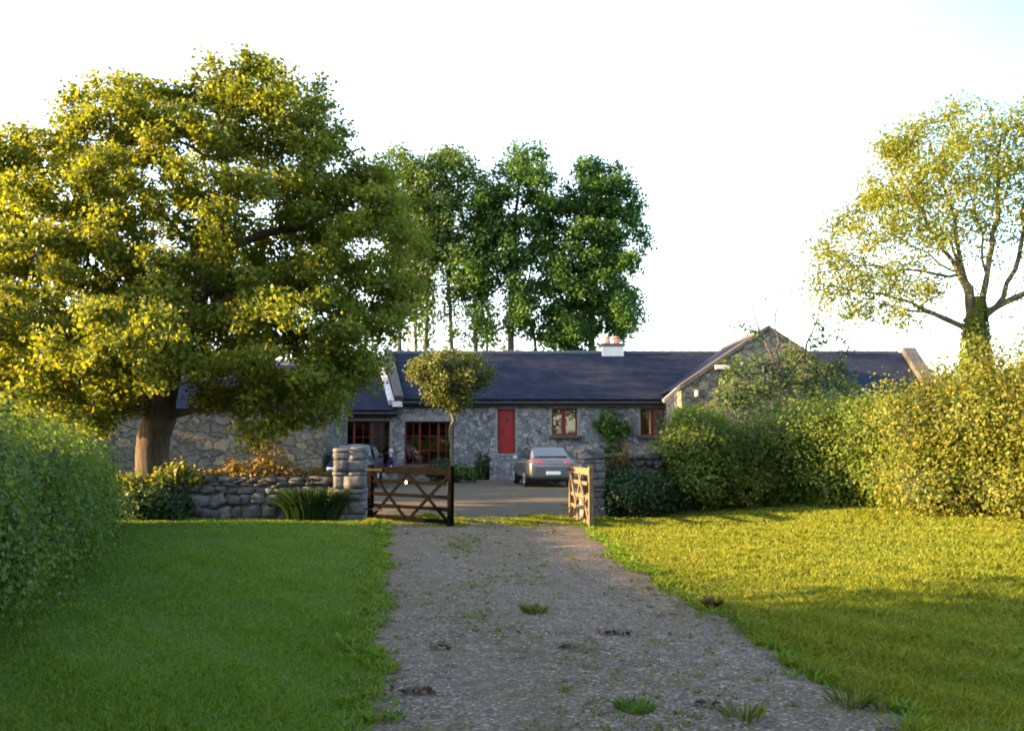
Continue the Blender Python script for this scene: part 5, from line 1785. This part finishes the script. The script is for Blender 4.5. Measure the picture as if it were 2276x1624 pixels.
# unseen bushes added out of frame to shade the lawn and drive
for x, y, z, r_ in ((-10.8, 5.35, 4.0, 3.4), (-8.8, 0.8, 3.0, 2.2)):
    make_bush('added_shade_bush', 'unseen tall bush added beyond the left edge of the picture to shade the lawn', 'bush', (x, y, 0), [(x, y, z, r_, r_, r_ * 0.85), (x, y, z * 0.4, r_ * 0.5, r_ * 0.5, z * 0.42)], M['hedge3'], 620 + int(y), 6000, 0.2, 'added bushes out of frame on the left', core=0.85, jitter=0.4)

make_bush('added_shade_hedge', 'unseen tall hedge added beyond the left edge of the picture to shade the drive', 'hedge', (-13.5, 12, 0), path_blobs([(-13.5, 8.6, 0), (-13.5, 16.7, 0)], 0.5, lambda p: [(p[0], p[1], 1.2, 0.9, 0.9, 1.3), (p[0], p[1], 2.5, 0.8, 0.8, 0.98)]), M['hedge3'], 640, 9000, 0.14, core=0.95, jitter=0.1)  # unseen hedge added, its height set to shade the drive

zr = lambda x, y: float(height(x, y))
def hb(px, py, rx, ry, d, rd):
    c = P(px, py, d)
    k = d / FPX
    return (c[0], c[1], c[2], rx * k, rd, ry * k)


# rounded bush, mid hedge and bright hawthorn on the right
d = 20.9
make_bush('rounded_bush', 'rounded dark green bush at the end of the right garden wall', 'bush', (P(1550, HY, d)[0], d, 0), [hb(1548, 985, 66, 62, d, 0.85), hb(1560, 1060, 66, 62, d, 0.85), hb(1512, 990, 40, 56, d + 0.2, 0.6), hb(1600, 1030, 44, 80, d + 0.4, 0.7)], M['mixed'], 602, 15000, 0.075, core=0.74, jitter=0.2, sprigs=110, sprig_len=0.35, lo=0.72, **CL)
d = 21.6
bl = []
for px, dd in ((1660, 22.0), (1710, 21.8), (1765, 21.4), (1820, 21.0), (1880, 20.5), (1940, 19.9), (1990, 19.3)):
    z0 = zr(P(px, HY, dd)[0], dd)
    jt = 14 * math.sin(px * 0.031) + 6 * math.sin(px * 0.11)
    bl += [hb(px, (988 if px < 1800 else 974) + jt, 60, 56, dd, 0.95), hb(px + 10, 1050, 62, 72, dd, 1.0)]
    if px > 1850:
        bl.append(hb(px, 950, 50, 48, dd + 0.5, 0.8))
make_bush('mixed_hedge', 'dappled olive green hedge between the rounded bush and the bright bush', 'hedge', (P(1810, HY, d)[0], d, zr(P(1810, HY, d)[0], d)), bl, M['mixed'], 603, 48000, 0.072, core=0.68, jitter=0.30, sprigs=220, sprig_len=0.36, lo=0.64, clump=1.0, wl=0.6)
bl = []
for px, dd in ((2050, 17.6), (2110, 17.2), (2170, 16.8), (2235, 16.4), (2300, 16.0), (2370, 15.4), (2450, 14.8)):
    bl += [hb(px, 950, 78, 82, dd, 0.95), hb(px + 6, 1080, 82, 98, dd, 1.0)]
bl.append(hb(2200, 880, 110, 60, 17.6, 0.9))
bl.append(hb(2330, 850, 110, 80, 16.6, 0.9))
make_bush('hawthorn_hedge', 'bright yellow green leafy hawthorn hedge at the right edge of the lawn', 'hedge', (P(2180, HY, 16.8)[0], 16.8, 0.25), bl, M['hedge2'], 604, 62000, 0.07, core=0.66, jitter=0.34, sprigs=620, sprig_len=0.55, lo=0.62, clump=1.05, wl=0.7)
# low bright sprig at the foot of the mid hedge
d = 20.8
make_bush('pale_shoot_clump', 'low pale yellow clump of shoots at the foot of the mid right hedge', 'plant', (P(1668, HY, d)[0], d, 0.1), [hb(1660, 1095, 34, 26, d, 0.4), hb(1690, 1070, 26, 26, d, 0.35)], M['hedge2'], 605, 1500, 0.07, core=0, jitter=0.1)

# ================================================================== SHRUBS AND CLIMBERS
def plant(name, label, lobes, d, mat, seed, n, leaf, cat='plant', **kw):
    bl = [hb(x, y, rx, ry, d + o, rd) for x, y, rx, ry, o, rd in lobes]
    x = P(lobes[0][0], HY, d)[0]
    return make_bush(name, label, cat, (x, d, 0), bl, mat, seed, n, leaf, **kw)


plant('leafy_shrub', 'dark leafy shrub at the foot of the low wall beneath the tree trunk', [(345, 1120, 42, 30, 0, 0.32), (385, 1120, 26, 28, 0, 0.25), (308, 1124, 24, 24, 0, 0.25)], 19.7, M['shrub'], 701, 5200, 0.085, 'shrub', core=0.7, sprigs=20, sprig_len=0.15)
plant('dark_shrub', 'dark shrub against the wall just right of the right gate pillar', [(1390, 1095, 45, 48, 0, 0.4), (1440, 1100, 48, 45, 0, 0.4), (1355, 1112, 28, 34, 0, 0.3)], 20.1, M['shrub'], 702, 6000, 0.075, 'shrub', core=0.7, sprigs=40, sprig_len=0.3)
plant('low_dark_shrub', 'low dark shrub between the wall shrub and the rounded bush', [(1490, 1085, 45, 50, 0, 0.4), (1510, 1045, 24, 36, 0.3, 0.3)], 21.2, M['shrub'], 703, 4200, 0.075, 'shrub', core=0.7, sprigs=30, sprig_len=0.3)
plant('wall_top_plant', 'yellow green leafy plant spilling over the wall top left of the trunk', [(275, 1078, 48, 18, 0, 0.3), (250, 1092, 30, 24, 0, 0.25), (318, 1076, 22, 12, 0, 0.25)], 20.0, M['hedge2'], 704, 1900, 0.10, core=0, sprigs=24, sprig_len=0.25)
plant('wall_top_plant', 'yellow green leafy plant spilling over the wall top right of the trunk', [(378, 1068, 18, 16, 0, 0.2), (398, 1052, 12, 18, 0, 0.2), (430, 1068, 22, 12, 0, 0.2)], 20.0, M['hedge2'], 705, 1100, 0.10, core=0, sprigs=20, sprig_len=0.25)
plant('sun_orange_climber', 'taller sunlit orange climber rising above the low wall in the middle', [(585, 1040, 26, 26, 0, 0.2), (600, 1022, 22, 24, 0, 0.2), (560, 1050, 22, 14, 0, 0.2)], 20.15, M['orange'], 706, 800, 0.085, core=0, sprigs=26, sprig_len=0.3, floor=0.5)
plant('sun_orange_climber', 'low sunlit orange climber creeping along the wall top near the left pillar', [(660, 1053, 40, 12, 0, 0.2), (705, 1055, 30, 10, 0, 0.2), (640, 1045, 16, 12, 0, 0.15)], 20.15, M['orange'], 707, 700, 0.08, core=0, sprigs=18, sprig_len=0.2, floor=0.5)
plant('sun_orange_climber', 'thin sunlit orange climber on the wall top nearest the sycamore trunk', [(520, 1052, 24, 12, 0, 0.2), (475, 1056, 26, 8, 0, 0.2), (515, 1036, 10, 16, 0, 0.12)], 20.15, M['orange'], 708, 420, 0.08, core=0, sprigs=18, sprig_len=0.25, floor=0.5)
plant('sun_orange_climber', 'small sunlit orange climber hanging on the right garden wall', [(1372, 1024, 16, 12, 0, 0.1), (1386, 1030, 12, 20, 0, 0.1), (1392, 1000, 7, 14, 0, 0.1)], 20.45, M['orange'], 709, 260, 0.075, core=0, sprigs=6, sprig_len=0.15, floor=0.5)
plant('climbing_rose', 'leafy climbing rose on the cottage wall between the two small windows', [(1345, 945, 24, 16, 0, 0.12), (1372, 948, 26, 12, 0, 0.12), (1352, 928, 14, 14, 0, 0.1), (1360, 970, 16, 14, 0, 0.1), (1390, 958, 16, 8, 0, 0.1), (1355, 1000, 36, 8, 0, 0.12)], 41.75, M['bright'], 710, 900, 0.16, core=0, sprigs=16, sprig_len=0.45, floor=0.3)
plant('flowering_shrub', 'low flowering green shrub below the right hand large window behind the gate', [(975, 1046, 28, 22, 0, 0.5), (1000, 1052, 24, 18, 0, 0.5)], 38.5, M['shrub'], 711, 1500, 0.11, 'shrub', core=0.7)
plant('leafy_pot_plant', 'fresh green low plant by the gravel right of the slim tree stem', [(1030, 1050, 24, 16, 0, 0.4), (1048, 1056, 14, 10, 0, 0.3)], 37.8, M['bright'], 712, 900, 0.11, core=0.6)
plant('dark_wall_shrub', 'dark shrub against the cottage wall left of the door steps', [(1076, 1040, 20, 26, 0, 0.4), (1068, 1056, 24, 16, 0, 0.4)], 41.2, M['shrub'], 713, 900, 0.13, 'shrub', core=0.7)
plant('gable_climber', 'green and yellow climber spreading over the gable wall', [(1650, 850, 48, 50, 0, 0.25), (1620, 885, 36, 30, 0, 0.25), (1790, 830, 50, 46, 0, 0.3), (1850, 862, 56, 40, 0, 0.3), (1700, 885, 60, 22, 0, 0.25), (1760, 790, 26, 20, 0, 0.2)], 37.2, M['bright'], 714, 1500, 0.13, 'climber', core=0, sprigs=60, sprig_len=0.5, floor=2.0)
plant('shoulder_bush', 'fresh green bush rising over the rounded bush at the gable foot', [(1540, 922, 28, 18, 0, 0.6), (1575, 932, 30, 18, 0, 0.6), (1520, 935, 20, 16, 0, 0.5), (1550, 960, 46, 32, 0, 0.7)], 30.0, M['bright'], 715, 2600, 0.11, 'bush', core=0.7, sprigs=30, sprig_len=0.4)
# strap leaved clump by the left pillar
rg = np.random.default_rng(720)
c0 = np.array((P(700, HY, 19.55)[0], 19.55, 0.0))
root = thing('strap_leaf_clump', tuple(c0), 'dark grassy strap leaved clump at the foot of the low wall beside the left pillar', 'plant')
n_ = 900
ang = rg.random(n_) * 6.283
rr = np.sqrt(rg.random(n_))
pos = c0 + np.stack([np.cos(ang) * rr * 0.55, np.sin(ang) * rr * 0.22, 0 * ang], 1)
out = np.stack([np.cos(ang) * rr, np.sin(ang) * rr * 0.6, 0 * ang], 1) + rg.normal(0, 0.2, (n_, 3)) * np.array((1, 1, 0))
h = rg.uniform(0.4, 0.72, n_)
sd = unit(np.cross(out + np.array((0, 0, 1.0)), rg.normal(size=(n_, 3)))) * 0.013
p1 = pos + np.array((0, 0, 1.0)) * (h * 0.6)[:, None] + out * 0.12
p2 = pos + np.array((0, 0, 1.0)) * (h * 0.95)[:, None] + out * 0.32
p3 = pos + np.array((0, 0, 1.0)) * (h * 0.86)[:, None] + out * 0.52
V = np.stack([pos - sd, pos + sd, p1 + sd, p1 - sd, p2 + sd * 0.8, p2 - sd * 0.8, p3], 1).reshape(-1, 3)
kk = np.arange(n_) * 7
F = [tuple(x) for a in kk for x in ((a, a + 1, a + 2, a + 3), (a + 3, a + 2, a + 4, a + 5), (a + 5, a + 4, a + 6))]
build('foliage', V, F, M['strap'], root)
